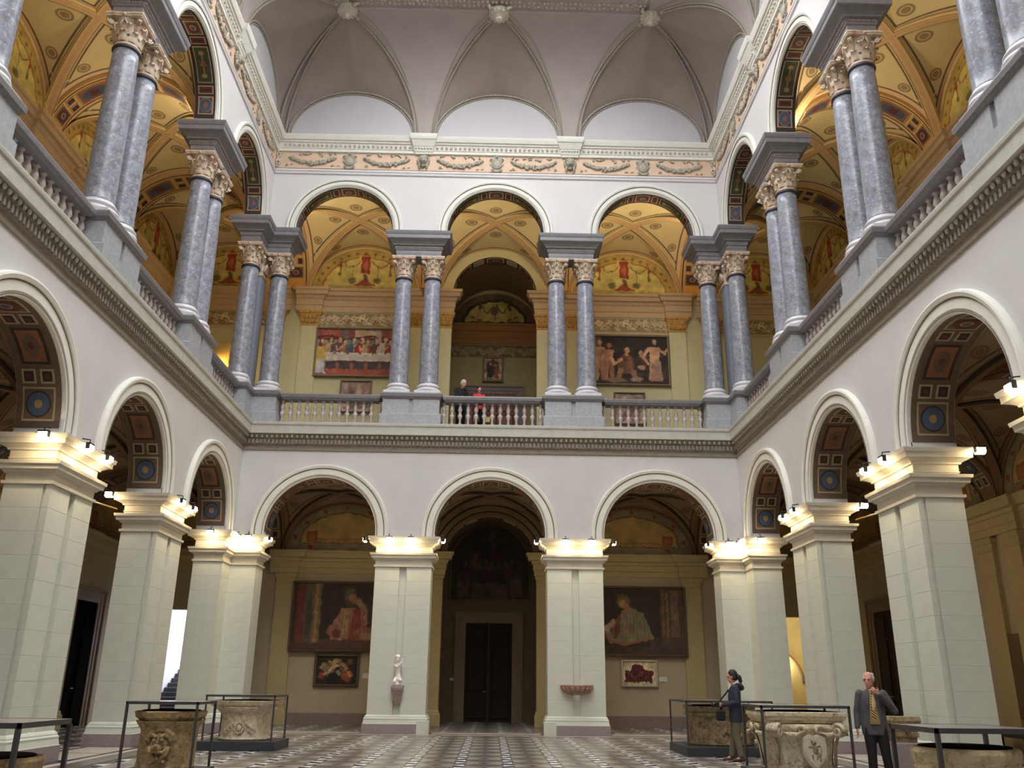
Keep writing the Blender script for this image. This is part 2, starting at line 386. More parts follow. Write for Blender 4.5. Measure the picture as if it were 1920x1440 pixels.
def panel_mesh(arc, kind, thc, h, v0, v1, nm):
    mb = MB(); d = h/2/arc.R; vc = (v0+v1)/2; hw = (v1-v0)/2
    if kind == 'pair':
        for a, b in ((v0, vc-.04), (vc+.04, v1)):
            arc.patch(mb, thc-d, thc+d, a, b, .02, 0, 1); arc.patch(mb, thc-d*.72, thc+d*.72, a+.04, b-.04, .026, 2, 1)
            arc.disc(mb, thc, (a+b)/2, h*.2, (b-a)*.2, .034, 3, 6)
    elif kind == 'round':
        arc.patch(mb, thc-d, thc+d, v0, v1, .02, 0); arc.patch(mb, thc-d*.88, thc+d*.88, v0+.03, v1-.03, .026, 1)
        arc.disc(mb, thc, vc, h*.40, hw*.80, .036, 2, 14); arc.disc(mb, thc, vc, h*.35, hw*.70, .042, 4, 14); arc.disc(mb, thc, vc, h*.14, hw*.26, .048, 7, 8)
    elif kind == 'octa':
        arc.patch(mb, thc-d, thc+d, v0, v1, .02, 0); arc.patch(mb, thc-d*.86, thc+d*.86, v0+.04, v1-.04, .026, 3)
        arc.disc(mb, thc, vc, h*.44, hw*.88, .036, 0, 8, PI/8); arc.disc(mb, thc, vc, h*.41, hw*.82, .042, 4, 8, PI/8); arc.disc(mb, thc, vc, h*.2, hw*.3, .048, 6, 8)
    elif kind == 'octr':
        arc.patch(mb, thc-d, thc+d, v0, v1, .02, 0); arc.patch(mb, thc-d*.86, thc+d*.86, v0+.04, v1-.04, .026, 1)
        arc.disc(mb, thc, vc, h*.42, hw*.84, .036, 3, 8, PI/8); arc.disc(mb, thc, vc, h*.2, hw*.4, .042, 0, 12); arc.disc(mb, thc, vc, h*.14, hw*.28, .048, 4, 12)
    elif kind == 'strip':
        arc.patch(mb, thc-d, thc+d, v0, v1, .02, 0, 1); arc.patch(mb, thc-d*.74, thc+d*.74, v0+.03, v1-.03, .026, 3, 1); arc.patch(mb, thc-d*.3, thc+d*.3, v0+.08, v1-.08, .03, 2, 1)
    elif kind == 'long':
        arc.patch(mb, thc-d, thc+d, v0, v1, .02, 0, 5); arc.patch(mb, thc-d*.94, thc+d*.94, v0+.03, v1-.03, .026, 5, 5)
        arc.disc(mb, thc, vc, h*.10, hw*.42, .036, 6, 8); arc.disc(mb, thc-d*.62, vc, h*.07, hw*.4, .036, 7, 6); arc.disc(mb, thc+d*.62, vc, h*.07, hw*.4, .036, 7, 6)
        arc.patch(mb, thc-d*.5, thc+d*.5, vc-.015, vc+.015, .03, 7, 4)
    elif kind == 'frame':
        arc.patch(mb, thc-d, thc+d, v0, v1, .02, 1, 4); arc.patch(mb, thc-d*.92, thc+d*.92, v0+.03, v1-.03, .026, 2, 4)
        arc.patch(mb, thc-d*.8, thc+d*.8, v0+.09, v1-.09, .032, 6, 4); arc.disc(mb, thc, vc, h*.30, hw*.5, .04, 1, 8, PI/8); arc.disc(mb, thc, vc, h*.12, hw*.2, .046, 3, 6)
    elif kind == 'oval':
        arc.patch(mb, thc-d, thc+d, v0, v1, .02, 0); arc.patch(mb, thc-d*.9, thc+d*.9, v0+.03, v1-.03, .026, 6)
        arc.disc(mb, thc, vc, h*.4, hw*.7, .036, 4, 10); arc.disc(mb, thc, vc, h*.2, hw*.45, .042, 3, 10)
    return mb.mesh(nm, SOFM)
def soffit_set(arc, seq, v0, v1, W_, gap=.06, base_mi=0, start=.12):
    """seq: kinds and lengths from the springing to the crown; mirrored on the other half"""
    base = MB(); arc.patch(base, 0, PI, W_[0], W_[1], .012, base_mi, 28)
    half = PI/2*arc.R; out = []; s_ = start
    tot = sum(h for _, h in seq[:-1])+seq[-1][1]/2+gap*(len(seq)-1)+start; k = half/tot
    s_ = start*k
    for i, (kd, h) in enumerate(seq):
        h *= k; th = (s_+h/2)/arc.R
        if i == len(seq)-1: out.append(panel_mesh(arc, kd, PI/2, h, v0, v1, 'panel_'+kd)); break
        out.append(panel_mesh(arc, kd, th, h, v0, v1, 'panel_'+kd)); out.append(panel_mesh(arc, kd, PI-th, h, v0, v1, 'panel_'+kd)); s_ += h+gap*k
    return base.mesh('soffit', SOFM), out
SO_LO = soffit_set(Arc(LR, LR, LZS), [('round', .60), ('pair', .26), ('frame', .80), ('pair', .26), ('octr', .5)], .14, .74, (.03, .86), base_mi=1)
SO_UP = soffit_set(Arc(UR, UR, UZS), [('octa', .50), ('strip', .22), ('long', .95), ('strip', .22), ('octr', .5)], .07, .50, (.02, .59), base_mi=2)
def place_soffit(so, parent, mw, nm='arch_soffit'):
    o = link(nm, so[0], mw, parent)
    for me in so[1]: link('panel', me, None, o)
for sd in FR:
    for u in ARCH[sd]:
        if sd != 'back' and abs(u) > 14: continue
        q = link('lower_archivolt', me_arlo, T(u), walls[sd]); link('bead_line', me_rlo, None, q)['kind'] = 'stuff'; q = link('upper_archivolt', me_arup, T(u), walls[sd]); link('bead_line', me_rup, None, q)['kind'] = 'stuff'
        place_soffit(SO_LO, walls[sd], T(u)); place_soffit(SO_UP, walls[sd], T(u))

# ------------------------------------------------------------------ trims that run round the court
court = [(-W, YEND), (W, YEND), (W, D), (-W, D)]
cin = court[::-1]                              # clockwise: offsets point into the court
def ring(prof, mat, nm):
    mb = MB().mould(cin, prof, caps=False); return mb.mesh(nm, mat)
t1 = struct('trim_1', ring([(8.97, .16), (8.972, .26),
                            (9.24, .27), (9.25, .30), (9.30, .31), (9.34, .31), (9.345, 0)], m_ledge, 'ledge'), label='stone ledge with dentils under the balcony')
link('under_moulding', ring([(8.44, 0), (8.46, .04), (8.52, .05), (8.54, .02), (8.62, .02), (8.64, .06), (8.82, .07), (8.84, .10), (8.96, .15), (8.97, .17)], m_dent_shade, 'under_moulding'), None, t1)  # separate ring whose darker colour carries the overhang's shade
def repeat_along(mb1, u0, u1, step, m):
    n = int((u1-u0)/step); vs0 = mb1.v; out = MB(); 
    for i in range(n):
        u = u0+(u1-u0)*(i+.5)/n
        out.add([(m @ Vector((x+u, y, z)))[:] for x, y, z in vs0], mb1.f, 0, True)
    return out
def ring_repeat(make, step, inset, mat, nm, parent, label):
    out = MB()
    for sd, m in FR.items():
        u0, u1 = URANGE[sd]
        if sd != 'back': u0, u1 = (max(u0, -16), u1) if sd == 'left' else (u0, min(u1, 16))
        o = repeat_along(make(), u0+inset, u1-inset, step, m); out.add(o.v, o.f, 0, False)
    o = link(nm, out.mesh(nm, mat), None, parent); o['kind'] = 'stuff'; o['label'] = label
ring_repeat(lambda: MB().box(-.035, .035, -.13, -.06, 8.66, 8.80), .125, .14, m_dent_shade, 'dentils', t1, 'row of small dentils under the ledge')
ring_repeat(lambda: MB().ball((0, -.17, 8.89), .055, 6, 4, 0, (.8, .7, 1.1)), .16, .2, m_orn, 'egg_moulding', t1, 'egg moulding under the ledge')  # darker plaster than the cornice eggs, painting in the ledge's shade

t2 = struct('trim_2', ring([(18.72, 0), (18.73, .05), (18.78, .06), (18.80, .03), (18.83, .03), (18.84, .06), (18.88, .06), (18.90, .02), (18.96, .02)], m_wall_up, 'frieze_base'), label='thin moulding under the garland frieze')
t3 = struct('trim_3', ring([(18.94, .02), (19.64, .02)], m_salmon, 'frieze_band'), label='salmon coloured frieze band with plaster garlands')
t4 = struct('trim_4', ring([(19.62, .02), (19.63, .09), (19.70, .10), (19.71, .07), (19.74, .07), (19.76, .10), (19.84, .12), (19.94, .15), (19.96, .20), (20.02, .21),
                            (20.03, .26), (20.14, .31), (20.20, .33), (20.22, .33), (20.25, 0)], m_arch, 'cornice'), label='white cornice with egg moulding above the frieze')
ring_repeat(lambda: MB().ball((0, -.16, 19.86), .05, 6, 4, 0, (.95, .7, 1.15)), .165, .25, m_egg, 'egg_moulding', t4, 'egg moulding of the court cornice')

# relief ornaments of the frieze
def cartouche():
    mb = MB(); out = [(0, .30), (.10, .33), (.17, .26), (.24, .22), (.22, .08), (.26, -.02), (.17, -.12), (.13, -.24), (.19, -.31), (.08, -.33)]
    pts = out+[(-x, z) for x, z in out[::-1] if x > 0]
    mb.prism([(x, z+19.30) for x, z in pts], -.05, -.02)
    mb.ball((0, -.06, 19.28), .15, 14, 8, 0, (1, .35, 1.15)); mb.tube([(.17*math.cos(t), -.07, 19.28+.19*math.sin(t)) for t in np.linspace(0, 2*PI, 17)], .025, 6)
    for s_ in (-1, 1):
        mb.tube([(s_*(.2+.04*math.cos(t)), -.07, 19.44+.05*math.sin(t)) for t in np.linspace(0, 5, 9)], .02, 5)
        mb.tube([(s_*(.15+.05*math.cos(t)), -.07, 19.02+.04*math.sin(t)) for t in np.linspace(0, 5, 9)], .018, 5)
    mb.ball((0, -.09, 19.56), .05, 8, 5); return mb.mesh('cartouche', m_orn)
def garland(seed):
    r = random.Random(seed); mb = MB(); n = 44; L = 1.62
    for i in range(n):
        t = i/(n-1)*2-1; u = t*L/2; z = 19.42-.24*(1-t*t)-.02; th = .035+.055*(1-t*t)
        for k in range(3):
            a = r.uniform(0, 6.3); q = r.uniform(.3, 1)*th
            mb.ball((u+r.uniform(-.02, .02), -.045-r.uniform(0, .03), z+q*math.sin(a)), r.uniform(.03, .055), 6, 4)
    for s_ in (-1, 1):
        for k in range(5):
            a0 = r.uniform(-.5, 1.2); u = s_*r.uniform(.15, .8); z = 19.48+r.uniform(-.04, .08)
            mb.tube([(u+s_*.05*j*math.cos(a0+j*.5), -.04, z+.035*j*math.sin(a0+j*.6)) for j in range(4)], [.028, .034, .026, .008], 5)
        for k in range(3):
            u = s_*r.uniform(.55, .95); z = 19.06+r.uniform(-.03, .05); mb.tube([(u+.04*math.cos(t), -.035, z+.03*math.sin(t)) for t in np.linspace(0, 4, 6)], .014, 5)
    return mb.mesh('garland', m_orn)
def console():
    mb = MB()
    for z0, z1, w0, w1, d0, d1 in ((19.60, 19.68, .30, .31, .12, .14), (19.68, 19.86, .33, .37, .16, .22), (19.86, 20.08, .38, .45, .24, .36), (20.08, 20.16, .46, .48, .38, .41), (20.16, 20.28, .48, .50, .41, .43)):
        mb.add([(-w0,0,z0),(w0,0,z0),(w0,-d0,z0),(-w0,-d0,z0),(-w1,0,z1),(w1,0,z1),(w1,-d1,z1),(-w1,-d1,z1)], [(0,1,2,3),(7,6,5,4),(0,4,5,1),(1,5,6,2),(2,6,7,3),(3,7,4,0)])
    for i in range(6): mb.ball((-.27+.108*i, -.21, 19.80), .045, 6, 4)
    return mb.mesh('console', m_arch)
def lion():
    mb = MB(); c = (0, -.12, 19.33)
    mb.ball(c, .15, 12, 8, 0, (1, .8, 1.1)); mb.ball((0, -.24, 19.27), .085, 10, 6, 0, (1.1, .8, .8)); mb.ball((0, -.30, 19.30), .03, 6, 4)
    for s_ in (-1, 1): mb.ball((s_*.06, -.23, 19.37), .03, 6, 4); mb.ball((s_*.12, -.12, 19.48), .045, 6, 4); mb.tube([(s_*.13, -.1, 19.2), (s_*.15, -.09, 19.08), (s_*.10, -.08, 19.0)], [.05, .035, .015], 6)
    for i in range(14):
        t = 2*PI*i/14; mb.ball((.19*math.cos(t), -.08, 19.34+.2*math.sin(t)), .055, 6, 4)
    mb.ball((0, -.14, 19.12), .06, 8, 5, 0, (1, .7, .8)); return mb.mesh('lion_head', m_orn)
me_car, me_con, me_lion = cartouche(), console(), lion(); me_gar = [garland(i) for i in range(3)]
def corner_orn():
    mb = MB(); r = random.Random(3)
    for s_ in (0, 1):
        for k in range(9):
            z = 19.55-.065*k; a = .06+.05*math.sin(k*1.3)
            p = (.05+a, -.06) if s_ else (.06, -.05-a)
            mb.ball((p[0], p[1], z), .05, 6, 4)
        mb.tube([((.16 if s_ else .05)+.05*math.cos(t), -(.05 if s_ else .16)-.05*math.cos(t), 19.5+.07*math.sin(t)) for t in np.linspace(0, 5, 10)], .025, 6)
    return mb.mesh('corner_ornament', m_egg)
me_corn = corner_orn()
for sd, m in FR.items():
    for u in ARCH[sd]:
        if abs(u) > 14: continue
        link('cartouche', me_car, m @ T(u), t3)
        for k, s_ in enumerate((-1, 1)): link('garland', me_gar[(int(abs(u))+k) % 3], m @ T(u+s_*B/4), t3)
    for u in PIERS[sd]:
        if abs(u) > 14: continue
        link('console', me_con, m @ T(u), t4); link('lion_head', me_lion, m @ T(u), t4)
link('corner_ornament', me_corn, T(-W, D), t3); link('corner_ornament', me_corn, T(W, D) @ Matrix.Scale(-1, 4, (1, 0, 0)), t3)

# ------------------------------------------------------------------ coved vault with lunettes
CZ, CH, CD, LA, LH = 20.25, 3.45, B/2, 2.33, 1.95
def zc(d): return CZ+CH*math.sqrt(max(0, 1-((CD-d)/CD)**2))
def gr(u, corner=0):                            # inset of the groin at |u|
    return CD*(1-min(abs(u)/LA, 1))
def cove_bay(left_corner, right_corner):
    sev, main = MB(), MB(); n = 20; nd = 10
    us = [LA*(-1+2*i/(2*n)) for i in range(2*n+1)]
    def half(u):
        cor = (u < 0 and left_corner) or (u > 0 and right_corner)
        return (CD if cor else LA)
    def P_(i, j):                               # severy, ruled from lunette arch to groin
        t = -1+i/n; hw = half(t); u = t*hw; ul = t*LA
        dg = CD*(1-abs(t)); zl = CZ+.08+LH*math.sqrt(max(0, 1-t*t)); k = j/nd
        uu = ul+(u-ul)*min(1, k*3) if hw != LA else u
        z = zl+(zc(dg)-zl)*k
        z += .16*math.sin(PI*k)*(1-abs(t))
        return (uu, -(dg*k)-.0, z)
    idx = lambda i, j: i*(nd+1)+j
    sev.add([P_(i, j) for i in range(2*n+1) for j in range(nd+1)],
            [(idx(i, j), idx(i, j+1), idx(i+1, j+1), idx(i+1, j)) for i in range(2*n) for j in range(nd)], 0, True)
    for s_ in (-1, 1):
        if (s_ < 0 and left_corner) or (s_ > 0 and right_corner): continue
        rows = []
        for i in range(n+1):
            d = CD*i/n; ui = LA*(1-i/n); rows.append([(s_*ui, -d, zc(d)), (s_*CD, -d, zc(d))])
        vs = [p for r in rows for p in r]
        main.add(vs, [(2*i, 2*i+1, 2*i+3, 2*i+2) for i in range(n)], 0, True)
    return sev, main
def bead_tube(pts, r, mb, n=6):
    """rope of beads along a polyline"""
    L = [0]
    for a, b in zip(pts, pts[1:]): L.append(L[-1]+(Vector(b)-Vector(a)).length)
    k = max(4, int(L[-1]/(r*1.6))); q = []; 
    for i in range(k+1):
        s_ = L[-1]*i/k; j = min(len(L)-2, max(0, int(np.searchsorted(L, s_))-1)); t = (s_-L[j])/(L[j+1]-L[j]+1e-9)
        q.append(Vector(pts[j]).lerp(Vector(pts[j+1]), t))
    mb.tube(q, [r*(1.0 if i % 2 else .55) for i in range(k+1)], n)
def groin_pts(s_, hw, off=0, n=24, lift=.0):
    o = []
    for i in range(n+1):
        t = 1-i/n; d = CD*(1-t); u = s_*(t*hw+off*(1 if off else 0)); o.append((u, -d, zc(d)-lift))
    return o
cove_me = {}
for lc in (0, 1):
    for rc in (0, 1):
        if lc and rc: continue
        sev, main = cove_bay(lc, rc); beads = MB()
        # lunette arch moulding
        bead_tube([(LA*math.cos(PI-PI*i/40), -.05, CZ+.06+LH*math.sin(PI-PI*i/40)) for i in range(41)], .055, beads)
        beads.tube([((LA-.09)*math.cos(PI-PI*i/40), -.03, CZ+.06+(LH-.09)*math.sin(PI-PI*i/40)) for i in range(41)], .025, 6)
        for s_, cor in ((-1, lc), (1, rc)):
            hw = CD if cor else LA
            bead_tube(groin_pts(s_, hw-(.20 if cor else 0), lift=.05), .055, beads)
            if not cor:
                beads.tube(groin_pts(s_, hw, off=.10, lift=.02), .04, 6); beads.tube([(s_*min(CD, abs(p[0])+.36*min(1, .15+1.3*k/24)), p[1], p[2]-.01) for k, p in enumerate(groin_pts(s_, hw))][3:], .022, 5)
        cove_me[(lc, rc)] = (sev.mesh('severy', m_cove), main.mesh('cove_spandrels', m_cove2), beads.mesh('bead_mouldings', m_bead))
lun = MB(); n = 32
for i in range(n):
    t0, t1 = PI-PI*i/n, PI-PI*(i+1)/n
    lun.add([(LA*math.cos(t0), -.01, CZ-.1), (LA*math.cos(t1), -.01, CZ-.1), (LA*math.cos(t1), -.01, CZ+.07+LH*math.sin(t1)), (LA*math.cos(t0), -.01, CZ+.07+LH*math.sin(t0))], [(0,1,2,3)])
me_lunp = lun.mesh('lunette', m_lun)
ceil = None
def boss_mesh():
    mb = MB(); mb.lathe([(.02, -.22), (.14, -.20), (.20, -.12), (.30, -.10), (.36, -.04), (.38, .05)], 20)
    for i in range(12):
        a = 2*PI*i/12; mb.ball((.29*math.cos(a), .29*math.sin(a), -.08), .075, 7, 5, 0, (1, 1, .7))
    mb.ball((0, 0, -.2), .13, 10, 7); mb.ball((0, -.09, -.26), .05, 6, 4)
    for s_ in (-1, 1): mb.ball((s_*.05, .02, -.31), .03, 6, 4)
    for i in range(4):
        a = PI/4+PI*i/2; mb.tube([(.36*math.cos(a), .36*math.sin(a), 0), (.5*math.cos(a), .5*math.sin(a), -.05), (.56*math.cos(a+.15), .56*math.sin(a+.15), 0)], [.07, .06, .03], 6)
    return mb.mesh('boss', m_egg)
me_boss = boss_mesh()
for sd, m in FR.items():
    us = ARCH[sd]
    for k, u in enumerate(us):
        if sd == 'back': key = (int(k == 0), int(k == 2))
        elif sd == 'left': key = (0, int(k == 0))
        else: key = (int(k == 0), 0)
        o = struct('ceiling', cove_me[key][0], m @ T(u)); ceil = ceil or o
        if any(key) or True: link('spandrel', cove_me[key][1], None, o); link('bead_moulding', cove_me[key][2], None, o)
        link('lunette', me_lunp, None, o)
        if sd == 'back' or k > 0:
            if not (sd == 'back' and k in (0, 2)): link('boss', me_boss, T(0, -CD, zc(CD)), o)
        else: link('boss', me_boss, T(0, -CD, zc(CD)), o)
# corner ribs
for s_ in (-1, 1):
    mb = MB(); pts = []
    for i in range(25):
        d = CD*i/24; pts.append(Vector((s_*(W-d), D-d, zc(d)-.03)))
    mb2 = MB()
    for i, p in enumerate(pts):
        q = Vector((s_, -1, 0)).normalized()   # across the diagonal
        for e in (-.15, .15): mb2.v.append((p+q*e)[:])
    for i in range(24): mb2.f.append((2*i, 2*i+1, 2*i+3, 2*i+2)); mb2.mi.append(0); mb2.sm.append(True)
    link('corner_rib', mb2.mesh('corner_rib', m_cove), None, ceil)
# flat frame above the cove, ornament band, laylight
xi, yi = W-CD, D-CD
frame = [(-xi, YEND+0.0), (xi, YEND+0.0), (xi, yi), (-xi, yi)][::-1]
z1 = CZ+CH
mb = MB().mould(frame, [(z1, 0), (z1, .08), (z1+.02, .12), (z1+.10, .12), (z1+.12, .16), (z1+.16, .50), (z1+.14, .56), (z1+.12, 1.1), (z1+.3, 1.15), (z1+.8, 1.2)], caps=False)
t5 = struct('trim_5', mb.mesh('laylight_frame', m_cove2), label='plaster frame around the glass laylight')
orn = MB(); r_ = random.Random(5)
def orn_line(p0, p1):
    L = (Vector(p1)-Vector(p0)).length; n_ = int(L/.16); dv = (Vector(p1)-Vector(p0))/n_; nrm = Vector((-dv.y, dv.x)).normalized()
    for i in range(n_):
        c_ = Vector(p0)+dv*(i+.5)+nrm*.0
        for e in (-.09, .09):
            orn.ball((c_.x+nrm.x*e+r_.uniform(-.03, .03), c_.y+nrm.y*e+r_.uniform(-.03, .03), z1+.13), r_.uniform(.04, .07), 6, 4)
orn_line((-xi+.33, yi-.33), (xi-.33, yi-.33)); orn_line((-xi+.33, 6), (-xi+.33, yi-.33)); orn_line((xi-.33, 6), (xi-.33, yi-.33))
o = link('leaf_band', orn.mesh('leaf_band', m_egg), None, t5); o['kind'] = 'stuff'
m_sky = emit('laylight_glass', (.94, .97, .98), SKY_STRENGTH)
mb = MB(); nx, ny = 6, 16; x0, x1, y0, y1 = -xi+1.15, xi-1.15, YEND+.6, yi-1.15
mb.box(x0, x1, y0, y1, z1+.80, z1+.83)
o = struct('window_1', mb.mesh('laylight', m_sky), label='milky glass laylight over the court')
mb = MB()
for i in range(nx+1):
    x = x0+(x1-x0)*i/nx; mb.box(x-.03, x+.03, y0, y1, z1+.70, z1+.79)
for j in range(ny+1):
    y = y0+(y1-y0)*j/ny; mb.box(x0, x1, y-.03, y+.03, z1+.72, z1+.79)
link('glazing_bars', mb.mesh('glazing_bars', m_cove2), None, o)
mb = MB().box(-14.2, 14.2, YEND-.3, 40, z1+.9, z1+1.1); struct('ceiling', mb.mesh('roof_slab', m_dark))
# ------------------------------------------------------------------ galleries: vaults, transverse arches, back walls
VB = 5.1                                       # back wall distance behind the court wall
def vaultmat(name, field, band, line, med, a, b, cv):
    m, nt, bs = newmat(name); tc, x, y, z = coords(nt); ax = x.abs(); ay = (y-cv).abs()
    g = ((ax/a)-(ay/b)).abs()                   # 0 on the groins
    n = noise(nt, 2.0, 4)
    c = mix(nt, ss(n, .3, .75)*.35, lin(field), tuple(v*.72 for v in lin(field)))
    c = mix(nt, g.band(.13, .165), c, lin(line)); c = mix(nt, g.band(.20, .215), c, lin(band))
    e = (ax/a).mx(ay/b)                         # 1 on the outer edges
    c = mix(nt, e.gt(.93), c, lin(band)); c = mix(nt, e.band(.905, .93), c, lin(line)); c = mix(nt, e.band(.86, .875), c, lin(band))
    for px, py in ((.42, 0), (0, .42), (.80, .52), (.52, .80)):
        d = (((ax-px*a)*(ax-px*a))+((ay-py*b)*(ay-py*b))).sqrt(); r = .24 if 0 in (px, py) else .17
        c = mix(nt, d.lt(r)*.75, c, lin(med)); c = mix(nt, d.band(r*.55, r*.68), c, lin(band))
    nt.links.new(c.k, bs.inputs['Base Color']); bs.inputs['Roughness'].default_value = .85
    return m
G_UP = dict(v0=.60, cv=2.85, b=2.25, a=2.27, zs=16.46, H=2.05)
G_LO = dict(v0=.87, cv=2.985, b=2.115, a=2.27, zs=5.96, H=1.80)
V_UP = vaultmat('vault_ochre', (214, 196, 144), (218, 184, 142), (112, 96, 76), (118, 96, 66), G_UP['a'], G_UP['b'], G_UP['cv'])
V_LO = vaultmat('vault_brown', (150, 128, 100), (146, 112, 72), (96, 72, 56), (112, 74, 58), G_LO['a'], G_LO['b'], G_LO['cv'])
R_CREAM = M('rib_cream', (208, 176, 120), .8, .05, 6); R_PINK = M('rib_pink', (204, 164, 124), .8, .05, 6); R_LINE = M('rib_line', (66, 58, 52), .8, .05, 6); R_ORANGE = M('rib_orange', (222, 168, 84), .8, .06, 6)
RL_CREAM = M('rib_brown', (124, 94, 64), .85, .05, 6); RL_LINE = M('rib_dark', (58, 44, 34), .85, .05, 6); RL_GOLD = M('rib_gold_line', (190, 140, 62), .8, .05, 6)
def vault(g, mat, nm, n=26):
    mb = MB()
    def z(x, y): return g['zs']+g['H']*max(math.sqrt(max(0, 1-(x/g['a'])**2)), math.sqrt(max(0, 1-((y-g['cv'])/g['b'])**2)))
    cs = [-math.cos(PI*i/n) for i in range(n+1)]
    vs = [(g['a']*c, g['cv']+g['b']*d, z(g['a']*c, g['cv']+g['b']*d)) for c in cs for d in cs]
    k = n+1
    return mb.add(vs, [(i*k+j, i*k+j+1, (i+1)*k+j+1, (i+1)*k+j) for i in range(n) for j in range(n)], 0, True).mesh(nm, mat)
def ribs(g, mats, w_, nm, lift=.05):
    mb = MB(); n = 28; prof = [(-w_, 3), (-w_*.82, 2), (-w_*.74, 0), (-w_*.3, 1), (w_*.3, 0), (w_*.74, 2), (w_*.82, 3), (w_, 3)]
    for s_ in (-1, 1):
        L = math.hypot(g['a'], g['b']); nx, ny = -s_*g['b']/L, g['a']/L; rows = []
        for i in range(n+1):
            th = PI*i/n; t = -math.cos(th); zz = g['zs']+(g['H']-lift)*math.sin(th)
            rows.append([(t*g['a']*.99+nx*o, s_*t*g['b']*.99*1+g['cv']+ny*o, zz-(.03 if 0 < k < 7 else -.03)) for k, (o, _) in enumerate(prof)])
        k = len(prof); b0 = len(mb.v); mb.v += [p for r in rows for p in r]
        for i in range(n):
            for j in range(k-1):
                mb.f.append((b0+i*k+j, b0+i*k+j+1, b0+(i+1)*k+j+1, b0+(i+1)*k+j)); mb.mi.append([3, 2, 0, 1, 0, 2, 3][j] if len(mats) > 3 else 0); mb.sm.append(True)
    return mb.mesh(nm, mats)
RM_UP = [R_CREAM, R_PINK, R_LINE, R_CREAM]; RM_LO = [RL_CREAM, RL_CREAM, RL_LINE, RL_LINE]
me_vu, me_vl = vault(G_UP, V_UP, 'vault_upper'), vault(G_LO, V_LO, 'vault_lower')
me_ru, me_rl = ribs(G_UP, RM_UP, .17, 'ribs_upper'), ribs(G_LO, RM_LO, .14, 'ribs_lower')
# corner vaults are square
GC_UP = dict(G_UP, a=2.25); GC_LO = dict(G_LO, a=2.115)
me_vcu = vault(GC_UP, V_UP, 'vault_corner_upper'); me_vcl = vault(GC_LO, V_LO, 'vault_corner_lower')
# transverse arch: local u = across the gallery (x), v = thickness (y)
def trans(g, w_, nm, mats, seq, orange):
    arc = Arc(g['b'], g['H']-.02, g['zs']); mb = MB(); n = 30
    arc2 = Arc(g['b']-.10, g['H']-.12, g['zs'])
    def ringf(rx0, rz0, rx1, rz1, v, mi):
        vs = []
        for i in range(n+1):
            c, s_ = math.cos(PI*i/n), math.sin(PI*i/n); vs += [(rx0*c, v, g['zs']+rz0*s_), (rx1*c, v, g['zs']+rz1*s_)]
        mb.add(vs, [(2*i, 2*i+1, 2*i+3, 2*i+2) for i in range(n)], mi)
    for v in (-w_/2, w_/2): ringf(g['b']-.10, g['H']-.12, g['b']+.3, g['H']+.25, v, 0)
    vs = []
    st = [-w_/2, -w_/2+.05, -w_/2+.09, w_/2-.09, w_/2-.05, w_/2]
    for i in range(n+1):
        c, s_ = math.cos(PI*i/n), math.sin(PI*i/n)
        vs += [((g['b']-.10)*c, v, g['zs']+(g['H']-.12)*s_) for v in st]
    k = len(st); mb.add(vs, [(i*k+j, i*k+j+1, (i+1)*k+j+1, (i+1)*k+j) for i in range(n) for j in range(k-1)], 0, True)
    for q in range(n*(k-1)): mb.mi[-1-q] = [0, 1, 2, 1, 0][4-q % 5]
    base = mb.mesh(nm, mats); S0 = arc2.R; start = .5; half = PI/2*S0; tot = sum(h for _, h in seq[:-1])+seq[-1][1]/2+.07*(len(seq)-1)+start; kk = half/tot; s_ = start*kk; out = []
    for i, (kd, h) in enumerate(seq):
        h *= kk; th = (s_+h/2)/S0
        for q in ([PI/2] if i == len(seq)-1 else [th, PI-th]): out.append(panel_mesh(arc2, kd, q, h, -w_/2+.14, w_/2-.14, 'rib_panel'))
        s_ += h+.07*kk
    return base, out
TR_UP = trans(G_UP, .80, 'transverse_arch_upper', [R_CREAM, R_LINE, R_ORANGE], [('octr', .5), ('pair', .3), ('oval', 1.0), ('pair', .3), ('octa', .5)], 1)
TR_LO = trans(G_LO, .80, 'transverse_arch_lower', [RL_CREAM, RL_LINE, RL_CREAM], [('pair', .3), ('round', .6), ('strip', .3), ('frame', .7), ('round', .5)], 0)
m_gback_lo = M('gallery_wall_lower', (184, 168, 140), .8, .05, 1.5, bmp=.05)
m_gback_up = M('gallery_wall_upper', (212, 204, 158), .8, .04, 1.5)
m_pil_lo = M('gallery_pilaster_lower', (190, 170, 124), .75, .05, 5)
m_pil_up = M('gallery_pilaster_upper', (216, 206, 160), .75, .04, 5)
m_ent_up = M('gallery_entablature_upper', (214, 186, 146), .7, .05, 6)
m_gold_cap = M('gallery_gold_capital', (220, 178, 96), .5, 0, 14, c2=(176, 132, 66))
m_base_lo = M('gallery_skirting', (142, 122, 112), .6, .1, 14)
